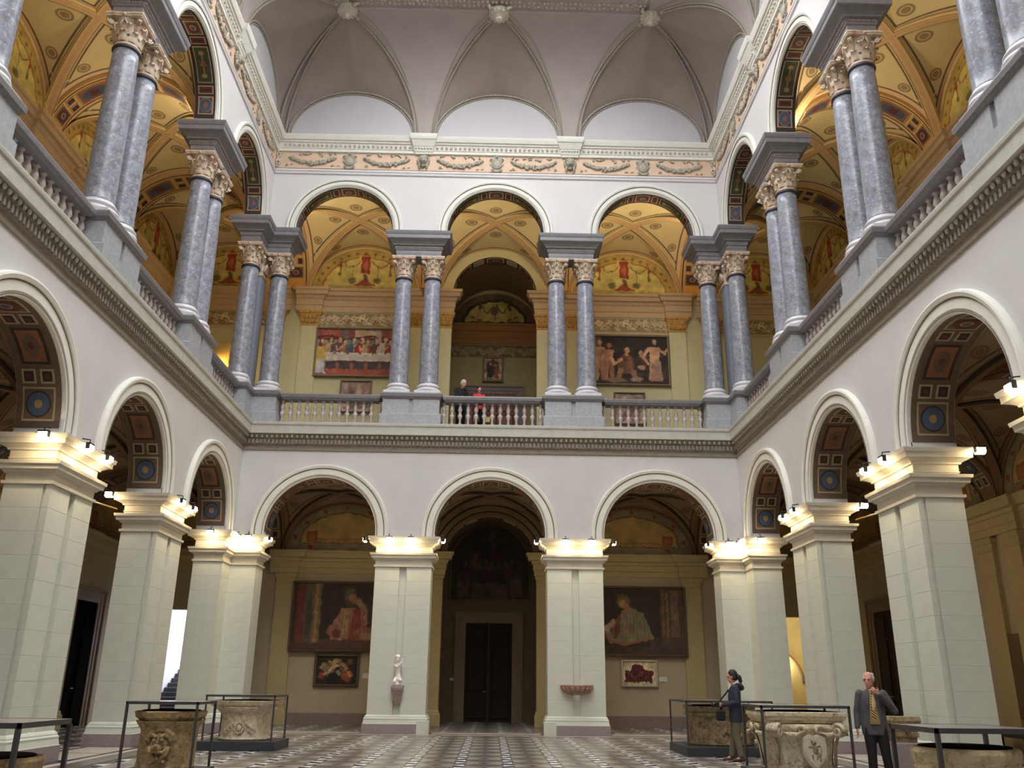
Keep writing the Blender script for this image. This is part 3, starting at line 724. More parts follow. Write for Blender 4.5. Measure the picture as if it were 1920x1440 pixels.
# pilaster with a leafy capital (gallery, upper)
def pil_up():
    s_ = MB().mould([(-.34, 0), (-.34, -.11), (.34, -.11), (.34, 0)][::-1][::-1], [(9.5, .05), (9.9, .05), (9.93, .0), (14.9, 0)], caps=False, closed=False)
    c = MB(); c.mould([(-.34, 0), (-.34, -.11), (.34, -.11), (.34, 0)], [(14.9, .0), (14.91, .03), (14.97, .03), (14.98, .0), (15.3, .06), (15.42, .10), (15.43, .13), (15.53, .13)], caps=False, closed=False)
    for x in (-.26, -.13, 0, .13, .26):
        for z, d in ((15.08, .05), (15.24, .07)): c.tube([(x, -.13, z-.1), (x, -.16, z), (x, -.13-d-.05, z+.06), (x, -.15-d, z+.02)], [.05, .055, .04, .02], 6)
    for s in (-1, 1): c.tube([(s*.34+.06*math.cos(t)*(1-t/12), -.2, 15.36+.07*math.sin(t)*(1-t/12)) for t in np.linspace(0, 8, 14)], .022, 5)
    c.ball((0, -.25, 15.47), .05, 8, 5)
    return s_.mesh('pilaster', m_pil_up), c.mesh('pilaster_capital', m_gold_cap)
def pil_lo():
    p = [(-.34, 0), (-.34, -.12), (.34, -.12), (.34, 0)]
    s_ = MB().mould(p, [(0, .08), (.38, .08), (.40, .05), (.48, .04), (.52, 0), (4.78, 0), (4.79, .02), (4.83, .02), (4.84, 0), (4.98, 0), (5.0, .03), (5.08, .06), (5.14, .06), (5.15, 0)], caps=False, closed=False)
    return s_.mesh('pilaster', m_pil_lo)
me_pu, me_puc = pil_up(); me_pl = pil_lo()
PILU = [1.72+.34, -(1.72+.34)]
def bay_outline(h0=1.66, ww=B/2, dp=.14):
    return [(-ww, -dp), (-h0, -dp), (-h0, 0), (h0, 0), (h0, -dp), (ww, -dp)]
E_UP = [(15.53, 0), (15.54, .03), (15.76, .04), (15.78, .07), (16.02, .08), (16.05, .12), (16.16, .16), (16.18, .26), (16.33, .28), (16.36, .34), (16.44, .36), (16.46, .36), (16.47, -.14)]
E_LO = [(5.15, 0), (5.16, .03), (5.34, .04), (5.36, .07), (5.56, .07), (5.58, .12), (5.68, .14), (5.70, .26), (5.84, .28), (5.90, .34), (5.95, .34), (5.96, -.14)]
def ent(prof, mat, nm, h0=1.66, ww=B/2): return MB().mould(bay_outline(h0, ww), prof, caps=False, closed=False).mesh(nm, mat)
me_eu, me_el = ent(E_UP, m_ent_up, 'gallery_cornice_upper'), ent(E_LO, m_pil_lo, 'gallery_cornice_lower')
# painted foliage frieze, lunettes
def foliage(wd, dark=0):
    c = Canvas(170, 30, (150-40*dark, 138-40*dark, 96-30*dark), wd/.6); r = random.Random(int(wd*10)+dark)
    c.rect(0, wd/.6, 0, .07, (190-50*dark, 172-50*dark, 124-40*dark)); c.rect(0, wd/.6, .93, 1, (190-50*dark, 172-50*dark, 124-40*dark))
    x = .2
    while x < wd/.6:
        for k in range(5):
            a = r.uniform(0, 6.3); px, py = x+r.uniform(-.2, .2), r.uniform(.25, .75)
            for q in range(4): c.el(px+.09*math.cos(a+q*1.3), py+.10*math.sin(a+q*1.3), .11, .05, (214-50*dark, 196-52*dark, 160-50*dark), .5, a+q*1.3)
            c.el(px, py, .045, .045, (176, 128, 92), .5)
        c.line([(x-.3, .5), (x, .3), (x+.3, .6)], .02, (120, 104, 64)); x += .42
    c.grain(.03); return c.mesh('foliage_frieze', wd, .6, m_paint)
me_fo = foliage(3.40); me_fon = foliage(3.9, 1); me_fob = foliage(3.1)
def lunette_up():
    A_, Hh = 2.16, 1.93; c = Canvas(150, 76, (196, 180, 100), 2*A_/Hh); a = c.asp/2
    c.el(a, 0, a*1.02, 1.02, (178, 158, 84), .02); 
    for i in range(17):
        t = PI*(i+.5)/17; c.el(a+a*.90*math.cos(t), .9*math.sin(t), .035, .035, (150, 96, 56), .4)
    c.el(a, .02, a*.80, .80, (160, 92, 60), .02); c.el(a, .02, a*.775, .775, (204, 190, 112), .02)
    c.rect(0, c.asp, 0, .12, (168, 156, 88)); c.rect(.35, c.asp-.35, .12, .135, (160, 80, 56))
    c.rect(a-.10, a+.10, .42, .80, (150, 60, 40)); c.el(a, .80, .10, .08, (150, 60, 40)); c.el(a, .6, .05, .12, (190, 110, 76), .5); c.line([(a-.12, .42), (a+.12, .42), (a+.12, .84), (a-.12, .84), (a-.12, .42)], .012, (214, 190, 120))
    c.poly([(a-.26, .14), (a+.26, .14), (a+.1, .22), (a+.04, .30), (a-.04, .30), (a-.1, .22)], (166, 84, 60)); c.el(a, .34, .04, .07, (96, 96, 52), .4)
    for s_ in (-1, 1):
        c.line([(a+s_*(.13+.38*k/8), .70-.14*math.sin(PI*k/8)) for k in range(9)], .012, (150, 100, 60)); c.line([(a+s_*.54, .68), (a+s_*.54, .42)], .016, (150, 88, 58))
        c.line([(a+s_*.26, .6), (a+s_*.26, .36)], .01, (110, 100, 60)); c.el(a+s_*.26, .26, .08, .07, (110, 108, 66), .6); c.el(a+s_*.54, .40, .04, .04, (110, 100, 60), .5); c.el(a+s_*.54, .60, .03, .05, (150, 70, 50), .5)
    c.grain(.03); return c.mesh('painted_lunette', 2*A_, Hh, m_paint, lambda x, z: (x/A_)**2+(z/Hh)**2 <= 1.01)
def lunette_lo():
    A_, Hh = 2.16, 1.72; c = Canvas(130, 64, (140, 128, 98), 2*A_/Hh); a = c.asp/2
    c.el(a, .18, a*.80, .66, (110, 86, 56), .02); c.el(a, .19, a*.77, .62, (182, 152, 92), .02); c.rect(0, c.asp, 0, .17, (138, 126, 98))
    c.rect(.35, c.asp-.35, .17, .19, (120, 62, 44)); c.rect(.62, c.asp-.62, .24, .26, (140, 84, 54)); c.rect(.62, c.asp-.62, .19, .27, (158, 118, 70), .6)
    for x in (.52, c.asp-.52): c.rect(x-.12, x+.12, .19, .42, (150, 84, 54)); c.rect(x-.08, x+.08, .22, .38, (168, 104, 66)); c.el(x, .09, .06, .04, (150, 50, 38), .4)
    for i in range(7):
        t = PI*(i+.5)/7; c.el(a+a*.89*math.cos(t), .10+.82*math.sin(t), .04, .04, (140, 56, 44), .4)
    c.grain(.03); return c.mesh('painted_lunette', 2*A_, Hh, m_paint, lambda x, z: (x/A_)**2+(z/Hh)**2 <= 1.01)
me_lu, me_ll = lunette_up(), lunette_lo()
me_led_u = MB().tube([(2.2*math.cos(PI*i/32), -.04, 16.47+1.96*math.sin(PI*i/32)) for i in range(33)], .07, 6).mesh('lunette_rim', R_CREAM)
me_led_l = MB().tube([(2.2*math.cos(PI*i/32), -.04, 5.97+1.74*math.sin(PI*i/32)) for i in range(33)], .06, 6).mesh('lunette_rim', RL_CREAM)
me_skirt = MB().mould(bay_outline(dp=.14), [(0, .03), (.36, .03), (.39, 0)], caps=False, closed=False).mesh('skirting', m_base_lo)
m_gfloor = M('gallery_floor', (120, 112, 104), .5, .1)
me_band = MB().box(-1.68, 1.68, -.03, 0, 14.80, 14.88).mesh('picture_rail', m_ent_up)
gal = {}
for sd, m in FR.items():
    u0, u1 = URANGE[sd]
    lo_w = MB(); up_w = MB()
    if sd == 'back':
        arcade(lo_w, [0], 1.72, 5.62, -.05, 9.0, .5, -2.6, 2.6); arcade(up_w, [0], 1.72, 16.45, 9.5, 20.3, .5, -2.6, 2.6)
        for s_ in (-1, 1):
            a, b = sorted((s_*2.6, s_*8.9)); up_w.box(a, b, 0, .3, 9.5, 20.3); lo_w.box(a, b, 0, .3, -.05, 9.5)
            a, b = sorted((s_*8.9, s_*13.4)); up_w.box(a, b, 0, .3, 9.5, 20.3); lo_w.box(a, b, 0, .3, 3.82, 9.5)
            a, b = sorted((s_*8.9, s_*9.4)); lo_w.box(a, b, 0, .3, -.05, 3.82)
            a, b = sorted((s_*12.2, s_*13.4)); lo_w.box(a, b, 0, .3, -.05, 3.82)
    else:
        e0, e1 = (u0, W+VB+.3) if sd == 'left' else (-W-VB-.3, u1)
        up_w.box(e0, e1, 0, .3, 9.5, 20.3); lo_w.box(e0, e1, 0, .3, -.05, 9.5)
    mm = m @ T(0, VB)
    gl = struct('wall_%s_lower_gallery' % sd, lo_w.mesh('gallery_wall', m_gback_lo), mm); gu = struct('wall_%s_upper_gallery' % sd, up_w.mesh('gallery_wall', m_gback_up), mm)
    gal[sd] = (gl, gu)
    cor = {'back': [-W-2.85, W+2.85], 'left': [W+2.85], 'right': [-W-2.85]}[sd]
    for u in ARCH[sd]+cor:
        if abs(u) > 17: continue
        iscor = abs(abs(u)-W-2.85) < .01; niche = sd == 'back' and u == 0
        for q in PILU: link('pilaster', me_pl, T(u+q), gl); link('pilaster', me_pu, T(u+q), gu); link('pilaster_capital', me_puc, T(u+q), gu)
        if not niche: link('cornice', me_el, T(u), gl); link('cornice', me_eu, T(u), gu)
        else:
            for s_ in (-1, 1):
                pl = [(s_*1.66, 0), (s_*1.66, -.14), (s_*B/2, -.14), (s_*B/2, 0)]; pl = pl if s_ > 0 else pl[::-1]
                link('cornice', MB().mould(pl, E_LO, caps=False, closed=False).mesh('cornice', m_pil_lo), T(u), gl); link('cornice', MB().mould(pl, E_UP, caps=False, closed=False).mesh('cornice', m_ent_up), T(u), gu)
        if not niche:
            link('foliage_frieze', me_fo, T(u, -.015, 14.90), gu); link('picture_rail', me_band, T(u), gu)
            link('painted_lunette', me_lu, T(u, -.02, 16.47), gu); link('lunette_rim', me_led_u, T(u), gu)
            link('painted_lunette', me_ll, T(u, -.02, 5.97), gl); link('lunette_rim', me_led_l, T(u), gl)
            if not iscor: link('skirting', me_skirt, T(u), gl)
    # vaults
    for u in ARCH[sd]:
        if abs(u) > 17: continue
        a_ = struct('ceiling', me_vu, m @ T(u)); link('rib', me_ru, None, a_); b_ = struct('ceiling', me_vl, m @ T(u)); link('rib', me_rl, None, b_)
    tr = [(u, 0) for u in PIERS[sd] if abs(u) < 15]+([(-8.1, 1), (8.1, 1)] if sd == 'back' else [(8.1, 1)] if sd == 'left' else [(-8.1, 1)])
    for u, wide in tr:
        for g, TRr in ((G_UP, TR_UP), (G_LO, TR_LO)):
            o = struct('ceiling', TRr[0], m @ T(u, g['cv'], 0, PI/2) @ (Matrix.Scale(1.25, 4, (0, 1, 0)) if wide else Matrix.Identity(4)))
            o.name = 'trim_6'; o['label'] = 'painted transverse arch across the gallery'
            for p in TRr[1]: link('panel', p, None, o)
for s_ in (-1, 1):
    m = FR['back'] @ T(s_*(W+2.85))
    o = struct('ceiling', me_vcu, m); link('rib', me_ru, None, o)
    o = struct('ceiling', me_vcl, FR['back'] @ T(s_*(W+2.985))); link('rib', me_rl, None, o)
# balcony floor slabs
for nm, bx in (('back', (-13.1, 13.1, D+.74, D+VB+4.2)), ('left', (-13.1, -W-.74, YEND, D+.74)), ('right', (W+.74, 13.1, YEND, D+.74))):
    struct('floor', MB().box(bx[0], bx[1], bx[2], bx[3], 8.9, 9.50).mesh('gallery_floor', m_gfloor))
# ------------------------------------------------------------------ deep niches in the middle of the back wall
m_niche = M('niche_brown', (122, 106, 84), .85, .06, 3); m_niche_up = M('niche_wall', (170, 158, 112), .85, .05, 3)
m_niche_v = M('niche_vault', (128, 106, 76), .85, .1, 8)
NV = 3.7
def niche(z0, zs, rz, zt, mw_, mv, nm):
    mb = MB(); x = 1.95
    for s_ in (-1, 1): mb.box(*sorted((s_*x, s_*(x+.2))), .5, NV, z0, zs)
    mb.box(-x-.2, x+.2, NV, NV+.2, z0, zt); o = struct(nm, mb.mesh('niche', mw_), FR['back'] @ T(0, VB))
    v = MB(); n = 24; vs = []
    for i in range(n+1):
        c, s_ = math.cos(PI*i/n), math.sin(PI*i/n); vs += [(x*c, .45, zs+rz*s_), (x*c, NV, zs+rz*s_)]
    v.add(vs, [(2*i, 2*i+1, 2*i+3, 2*i+2) for i in range(n)], 0, True); link('barrel_vault', v.mesh('barrel', mv), None, o); return o
for k, (a0, a1, mt) in enumerate(((1.73, 1.86, RL_CREAM), (1.86, 1.92, RL_LINE), (1.92, 2.10, m_niche_v), (2.10, 2.16, RL_LINE))):
    link('opening_band', archband(a0, 5.62, 5.62, [(a0, .01), (a0, -.05-.012*k), (a1, -.05-.012*k), (a1, .01)]).mesh('opening_band', mt), T(0, -.0), gal['back'][0])
nl = niche(-.05, 5.62, 1.95, 7.8, m_niche, m_niche_v, 'wall_niche_lower'); nu = niche(9.5, 16.5, 1.9, 18.6, m_niche_up, m_niche_v, 'wall_niche_upper')
so = soffit_set(Arc(1.72, 1.72, 16.45), [('pair', .3), ('octr', .5), ('strip', .3), ('octr', .45)], .06, .44, (.0, .5), base_mi=2)
place_soffit(so, gal['back'][1], T())
so = soffit_set(Arc(1.72, 1.72, 5.62), [('pair', .3), ('round', .5), ('strip', .3), ('frame', .5)], .06, .44, (.0, .5), base_mi=1); place_soffit(so, gal['back'][0], T())
# upper niche back: mouldings, lunette, frieze
mb = MB().mould([(-1.95, NV), (1.95, NV)], [(15.74, 0), (15.76, .04), (15.98, .05), (16.0, .08), (16.3, .09), (16.34, .16), (16.55, .18), (16.58, .24), (16.66, .26), (16.68, 0)], caps=False, closed=False)
link('cornice', mb.mesh('niche_cornice', M('niche_cornice_orange', (168, 124, 74), .8, .06, 5)), None, nu)
c = Canvas(110, 56, (92, 80, 60), 2*1.9/1.6); a = c.asp/2
c.el(a, 0, a*.97, .97, (104, 84, 64), .02)
for i in range(13): c.el(a+a*.88*math.cos(PI*(i+.5)/13), .88*math.sin(PI*(i+.5)/13), .04, .04, (120, 60, 44), .5)
c.el(a, 0, a*.79, .79, (44, 46, 34), .02); c.el(a, -.02, a*.72, .72, (178, 164, 92), .02)
c.poly([(a-.42, .0), (a+.42, 0), (a+.42, .45), (a+.2, .7), (a-.2, .7), (a-.42, .45)], (190, 174, 98)); c.rect(0, c.asp, 0, .06, (52, 54, 38))
for s_ in (-1, 1):
    c.line([(a+s_*(.03+.38*k/8), .66-.3*math.sin(PI*k/8)**1.) for k in range(9)], .02, (112, 88, 56)); c.el(a+s_*.62, .2, .05, .05, (150, 80, 56), .5); c.rect(a+s_*.42-.03, a+s_*.42+.03, .42, .62, (110, 50, 40)); c.el(a+s_*.42, .12, .08, .05, (150, 84, 60), .5)
c.el(a, .42, .10, .15, (116, 74, 76), .4); c.line([(a, .3), (a, .18)], .02, (130, 70, 60)); c.grain(.03)
link('painted_lunette', c.mesh('niche_lunette', 3.8, 1.5, m_paint, lambda x, z: (x/1.9)**2+(z/1.5)**2 <= 1), T(0, NV-.02, 16.72), nu)
link('foliage_frieze', me_fon, T(0, NV-.02, 15.10), nu)
# door and frames
m_doorframe = M('portal_stone', (142, 122, 104), .6, .1, 10); m_door = M('dark_wood_door', (36, 22, 15), .75, .15, 6); m_door2 = M('red_brown_door', (128, 62, 42), .5, .12, 6)
m_pfr = M('portal_frame_purple', (124, 100, 92), .5, .12, 12)
def door(nm, hw, h, fw, mdoor, mfr, leaf_rows=(.28, .52, .2)):
    fr = MB(); op = [(-hw, 0), (-hw, h), (hw, h), (hw, 0)]
    for (a, b, c_) in ((0, .35*fw, .06), (.35*fw, .8*fw, .09), (.8*fw, fw, .14)):
        fr.box(-hw-b, -hw-a, -c_, .0, 0, h+b); fr.box(hw+a, hw+b, -c_, 0, 0, h+b); fr.box(-hw-a, hw+a, -c_, 0, h+a, h+b)
    fme = fr.mesh('door_frame', mfr)
    o = struct(nm, fme)
    lf = MB(); lf.box(-hw, -.01, -.02, .06, 0, h)
    z = .12
    for k in leaf_rows:
        hh = (h-.45)*k
        lf.mould([(-hw+.1, z), (-.12, z), (-.12, z+hh), (-hw+.1, z+hh)], [(0, 0), (.03, 0), (.045, -.03), (.03, -.07), (.03, -.1)]); z += hh+.1
    # panels were moulded lying flat: stand them up
    b0 = 8; lf.v[b0:] = [(x, -.02-zz, y) for x, y, zz in lf.v[b0:]]
    lme = lf.mesh('door_leaf', mdoor)
    a = link('door_leaf', lme, None, o); b = link('door_leaf', lme, Matrix.Scale(-1, 4, (1, 0, 0)), o)
    k = link('door_handle', MB().tube([(.09, -.04, h*.30), (.09, -.10, h*.30), (.22, -.10, h*.30)], .018, 6).mesh('handle', m_gold), None, b); k['label'] = 'small brass door handle'
    return o
d = door('door_1', .93, 3.70, .42, m_door, m_doorframe); d.matrix_basis = FR['back'] @ T(0, VB+NV-.02); d['label'] = 'tall dark wooden double door in the lower niche'
d = door('door_2', 1.0, 3.88, .38, m_door2, m_pfr); d.matrix_basis = FR['back'] @ T(0, VB+NV-.02, 9.5); d['label'] = 'red brown double door behind the balcony'
d = door('door_3', .92, 3.82, .42, m_dark, m_doorframe); d.matrix_basis = FR['left'] @ T(9.85, VB-.02); d['label'] = 'doorway with black leaves standing in for the dark, at the far end of the left aisle'  # black leaves stand in for the dark beyond an open doorway
d = door('door_4', .92, 3.82, .42, m_door, m_doorframe); d.matrix_basis = FR['right'] @ T(-9.85, VB-.02); d['label'] = 'dark doorway at the far end of the right aisle'
# stair hall behind the left opening, lit room behind the right one
m_white = M('stairhall_white', (228, 228, 236), .9, .02); m_step = M('stair_dark_stone', (62, 60, 64), .5, .1, 8)
st = struct('wall_stair_hall', MB().box(-12.3, -12.15, 32.8, 40.0, 0, 6).box(-12.3, -8.9, 40.0, 40.2, 0, 6).box(-9.1, -8.9, 32.8, 40, 0, 6).box(-12.3, -8.9, 32.8, 40.2, 6, 6.1).mesh('stair_hall', m_white))
stairs = link('staircase', None); stairs.location = (-10.62, 32.84, 0); tag(stairs, 'dark stone steps rising behind the left aisle beside a white wall', 'staircase')
me_st = MB().cbox(-1.5, 1.5, 0, .36, -.165, .165, .012).mesh('step', m_step)
me_st0 = MB().cbox(-1.5, 1.5, 0, .36, 0, .165, .012).mesh('step', m_step)
for i in range(18): link('step', me_st0 if i == 0 else me_st, T(0, .33*i, .165*i), stairs)
link('stringer', MB().add([(-1.51, .3, 0), (-1.51, 5.9, 0), (-1.51, 5.9, 2.8), (1.51, .3, 0), (1.51, 5.9, 0), (1.51, 5.9, 2.8)], [(0, 1, 2), (5, 4, 3), (1, 4, 5, 2)]).mesh('stringer', m_step), None, stairs)
m_rt = M('side_room_cream', (214, 202, 158), .85, .04)
struct('wall_side_room', MB().box(8.9, 13.0, 36.6, 36.8, 0, 6).box(12.8, 13, 32.8, 36.8, 0, 6).box(8.9, 9.1, 32.8, 36.6, 0, 6).box(8.9, 13, 32.8, 36.8, 6, 6.1).mesh('side_room', m_rt))
def area(nm, loc, sx, sy, e, col, rot=(0, 0, 0)):
    l = bpy.data.lights.new(nm, 'AREA'); l.shape = 'RECTANGLE'; l.size = sx; l.size_y = sy; l.energy = e; l.color = col
    o = bpy.data.objects.new(nm, l); COL.objects.link(o); o.location = loc; o.rotation_euler = rot; return o
area('stair_daylight', (-10.5, 36.4, 5.9), 2.4, 5, 300, (.88, .92, 1.0))
area('side_room_light', (11, 34.8, 5.9), 2, 2, 50, (1.0, .86, .6))
# ------------------------------------------------------------------ floor: hexagons, triangles and narrow slate bars
F_HEX = M('tile_beige_grey', (142, 134, 124), .24, .10, 5); F_TRI = M('tile_white', (232, 230, 224), .26, .05, 5)
F_BAR = M('tile_slate_blue', (56, 58, 82), .24, .12, 9); F_BASE = M('floor_grout', (84, 80, 80), .6, .1)
F_HEX2 = M('tile_grey', (116, 110, 104), .24, .10, 5); F_TRI2 = M('tile_pale_grey', (176, 172, 164), .24, .05, 5); F_STRIP = M('tile_border_pale', (196, 184, 170), .35, .06, 6)
floor = struct('floor', MB().box(-14, 14, YEND-.3, 41, -.2, -.010).mesh('floor', F_BASE))
AP = .37; HS = AP/math.cos(PI/6); LP = 1.04; TP = LP/math.sqrt(3)   # hexagon apothem and side, lattice spacing, three-fold point distance
def slab(pts, h=.012, g=.008, z=-.012, top=-.002):
    cx = sum(p[0] for p in pts)/len(pts); cy = sum(p[1] for p in pts)/len(pts); q = []
    for x, y in pts:
        l = math.hypot(x-cx, y-cy); q.append((cx+(x-cx)*(1-g/l), cy+(y-cy)*(1-g/l)))
    return MB().mould(q, [(z, 0), (z+h-.001, 0), (z+h, top)])
hexp = [(HS*math.cos(PI/6+PI/3*k), HS*math.sin(PI/6+PI/3*k)) for k in range(6)]
hx = slab(hexp, g=.012); hx.add([(x*.60, y*.60, .0005) for x, y in hexp], [tuple(range(6))], 1)
me_hex = hx.mesh('hexagon_tile', [F_HEX, F_HEX2])
me_tri = []; me_rho = []
for k in range(6):
    c_, s_ = math.cos(PI/3*k), math.sin(PI/3*k); e = .90
    pts = [(AP-.01, -HS/2*e), (TP+.02, -.02), (TP+.02, .02), (AP-.01, HS/2*e)]
    me_tri.append(slab([(x*c_-y*s_, x*s_+y*c_) for x, y in pts], g=.012).mesh('triangle_tile', F_TRI if k in (0, 3) else F_TRI2))
for k in range(3):
    a = PI/2+PI/3*k; c_, s_ = math.cos(a), math.sin(a)
    pts = [(HS, 0), (TP*math.cos(PI/6), -TP*.5), (LP-HS, 0), (TP*math.cos(PI/6), TP*.5)]
    me_rho.append(slab([(x*c_-y*s_, x*s_+y*c_) for x, y in pts], g=.004).mesh('slate_tile', F_BAR))
cnt = dict(h=0, t=0, r=0); rest = {0: MB(), 1: MB(), 2: MB(), 3: MB()}
cells = []
for i in range(-15, 16):
    for j in range(-24, 20):
        x = i*LP*math.cos(PI/6); y = 17.5+j*LP+(.5*LP if i % 2 else 0)
        if abs(x) < 13 and YEND < y < 37: cells.append((x, y))
def seen(x, y):                                 # inside the picture and on open court floor
    return 12.6 < y < 26.8 and abs(x) < 7.4 and abs(x-.1) < y*.60
cells.sort(key=lambda c: (not seen(*c), c[1]))
tri_c, hex_c = MB(), MB()
def put(mb, me, x, y):
    b = len(mb.v); mb.v += [(v.co.x+x, v.co.y+y, v.co.z) for v in me.vertices]
    for p in me.polygons: mb.f.append(tuple(b+k for k in p.vertices)); mb.mi.append(p.material_index); mb.sm.append(False)
for x, y in cells:
    if (7.2 < abs(x) < 9.4 and y < 28.7) or (26.6 < y < 28.7 and abs(x) < 9.4): continue
    s_ = seen(x, y)
    if s_ and cnt['h'] < 300: link('hexagon_tile', me_hex, T(x, y), floor); cnt['h'] += 1
    else: put(rest[0], me_hex, x, y)
    for kk, me in enumerate(me_tri):
        if s_ and cnt['t'] < 300: link('triangle_tile', me, T(x, y), floor); cnt['t'] += 1
        else: put(rest[1 if kk in (0, 3) else 3], me, x, y)
    for me in me_rho:
        if s_ and cnt['r'] < 300: link('slate_tile', me, T(x, y), floor); cnt['r'] += 1
        else: put(rest[2], me, x, y)
for k, (nm, mt) in enumerate((('more_hexagon_tiles', [F_HEX, F_HEX2]), ('more_triangle_tiles', F_TRI), ('more_slate_tiles', F_BAR), ('more_grey_triangle_tiles', F_TRI2))):
    o = link(nm, rest[k].mesh(nm, mt), None, floor); o['kind'] = 'stuff'
def strip(nm, x0, x1, y0, y1, mt, h=.003): link(nm, MB().box(x0, x1, y0, y1, -.012, h).mesh(nm, mt), None, floor)
strip('border_strip', -7.5, 7.5, 26.92, 27.12, F_STRIP); strip('border_strip', -7.5, 7.5, 28.30, 28.45, F_STRIP)
strip('slate_strip', -7.5, 7.5, 27.12, 28.30, F_HEX2, .002); strip('slate_strip', -7.4, 7.4, 26.4, 26.92, F_HEX2, -.003)
for s_ in (-1, 1):
    strip('border_strip', *sorted((s_*7.45, s_*7.62)), YEND, 27.12, F_STRIP); strip('slate_strip', *sorted((s_*7.62, s_*8.95)), YEND, 28.3, F_BAR, .002); strip('slate_strip', *sorted((s_*7.0, s_*7.45)), YEND, 26.4, F_HEX2, -.003)
    strip('border_strip', *sorted((s_*8.95, s_*9.1)), YEND, 28.3, F_STRIP)
    for k in range(5):                          # pale thresholds between the side piers
        yc = D-W+ (B - B*k); 
        m_ = MB()
        for a, b in ((-1.65, -.05), (.05, 1.65)):
            m_.mould([(s_*8.28-.52, yc+a), (s_*8.28+.52, yc+a), (s_*8.28+.52, yc+b), (s_*8.28-.52, yc+b)], [(-.012, 0), (.005, 0), (.006, -.01)])
        link('threshold_slab', m_.mesh('threshold_slab', F_STRIP), None, floor)
    for k in range(3):
        m_ = MB().mould([(-1.6, D+.12), (1.6, D+.12), (1.6, D+.72), (-1.6, D+.72)], [(-.012, 0), (.005, 0), (.006, -.01)])
        if s_ > 0: link('threshold_slab', m_.mesh('threshold_slab', F_STRIP), T((k-1)*B), floor)

# ------------------------------------------------------------------ piers of the lower arcade
HWP = .865
def pier_poly():
    return [(-HWP, 0), (-.11, 0), (-.11, .09), (.11, .09), (.11, 0), (HWP, 0), (HWP, .09), (HWP-.045, .095), (HWP-.045, .14), (HWP, .145), (HWP, .87), (-HWP, .87), (-HWP, .145), (-HWP+.045, .14), (-HWP+.045, .095), (-HWP, .09)]
rectp = [(-HWP, 0), (HWP, 0), (HWP, .87), (-HWP, .87)]
NC = 10; CZ0, CZ1 = .53, 4.80; CHH = (CZ1-CZ0)/NC
P_PLI = [(0, .11), (.27, .11), (.275, .10)]
P_BASE = [(.275, .10), (.28, .09), (.38, .07), (.42, .075), (.45, .05), (.47, .05), (.50, .03), (.53, 0)]
P_CAP = [(4.80, .0), (4.805, .04), (4.86, .045), (4.865, .0), (5.0, .0), (5.01, .03), (5.05, .06), (5.07, .12), (5.14, .13), (5.16, .16), (5.22, .17), (5.225, .0),
         (5.28, 0), (5.285, .015), (5.30, .015), (5.305, 0), (5.43, 0), (5.44, .04), (5.47, .05), (5.50, .10), (5.53, .16), (5.535, .20), (5.63, .205), (5.635, .235), (5.70, .25), (5.72, .25)]
def lpoly(c, t):                                # L plan of a corner pier, arms of length c from the inner corner at 0,0 (x to the right, y away)
    return [(0, 0), (c, 0), (c, t), (-t, t), (-t, -c), (0, -c)]
def pier_parts(poly, cap_poly):
    course = MB().mould(poly, [(0, -.006), (.006, 0), (CHH-.006, 0), (CHH, -.006)]).mesh('stone_course', m_pier)
    pl = MB().mould(cap_poly, P_PLI).mesh('plinth', m_purple); ba = MB().mould(cap_poly, P_BASE, caps=True).mesh('base_moulding', m_pier)
    cp = MB().mould(cap_poly, P_CAP).mesh('pier_capital', m_cap)
    return course, pl, ba, cp
pp_mid, pp_cor = pier_parts(pier_poly(), rectp), pier_parts(lpoly(.80, .87), lpoly(.80, .87))
def pier(parts, mw, label, group=None):
    o = link('pier', None, mw); o.empty_display_size = .3; tag(o, label, 'pier', group)
    link('plinth', parts[1], None, o)['label'] = 'purple grey marble plinth'; link('base_moulding', parts[2], None, o)
    for i in range(NC): link('stone_course', parts[0], T(0, 0, CZ0+CHH*i), o)
    link('pier_capital', parts[3], None, o); return o
SIDEN = {'left': 'left', 'right': 'right'}
piers = {}
for sd in FR:
    for k, u in enumerate(PIERS[sd]):
        if sd == 'back': lb = ['pale stone pier with the white child statue, left of the central doorway', 'pale stone pier with the stone basin, right of the central doorway'][k]
        else: lb = 'pale stone pier of the %s side arcade, %s from the back corner' % (sd, ORD[k])
        piers[(sd, k)] = pier(pp_mid, FR[sd] @ T(u), lb, 'piers of the lower arcade')
MX = Matrix.Scale(-1, 4, (1, 0, 0))
pier(pp_cor, T(-W, D), 'L-shaped corner pier at the back left corner of the court', 'piers of the lower arcade'); pier(pp_cor, T(W, D) @ MX, 'L-shaped corner pier at the back right corner of the court', 'piers of the lower arcade')
# pale repair blocks let into the plinths of the two middle piers
for k, s_ in ((0, 1), (1, -1)):
    o = link('repair_block', MB().box(*sorted((s_*.62, s_*.985)), -.125, .3, 0, .36).mesh('repair_block', m_pier), None, piers[('back', k)]); o['label'] = 'pale block let into the plinth'

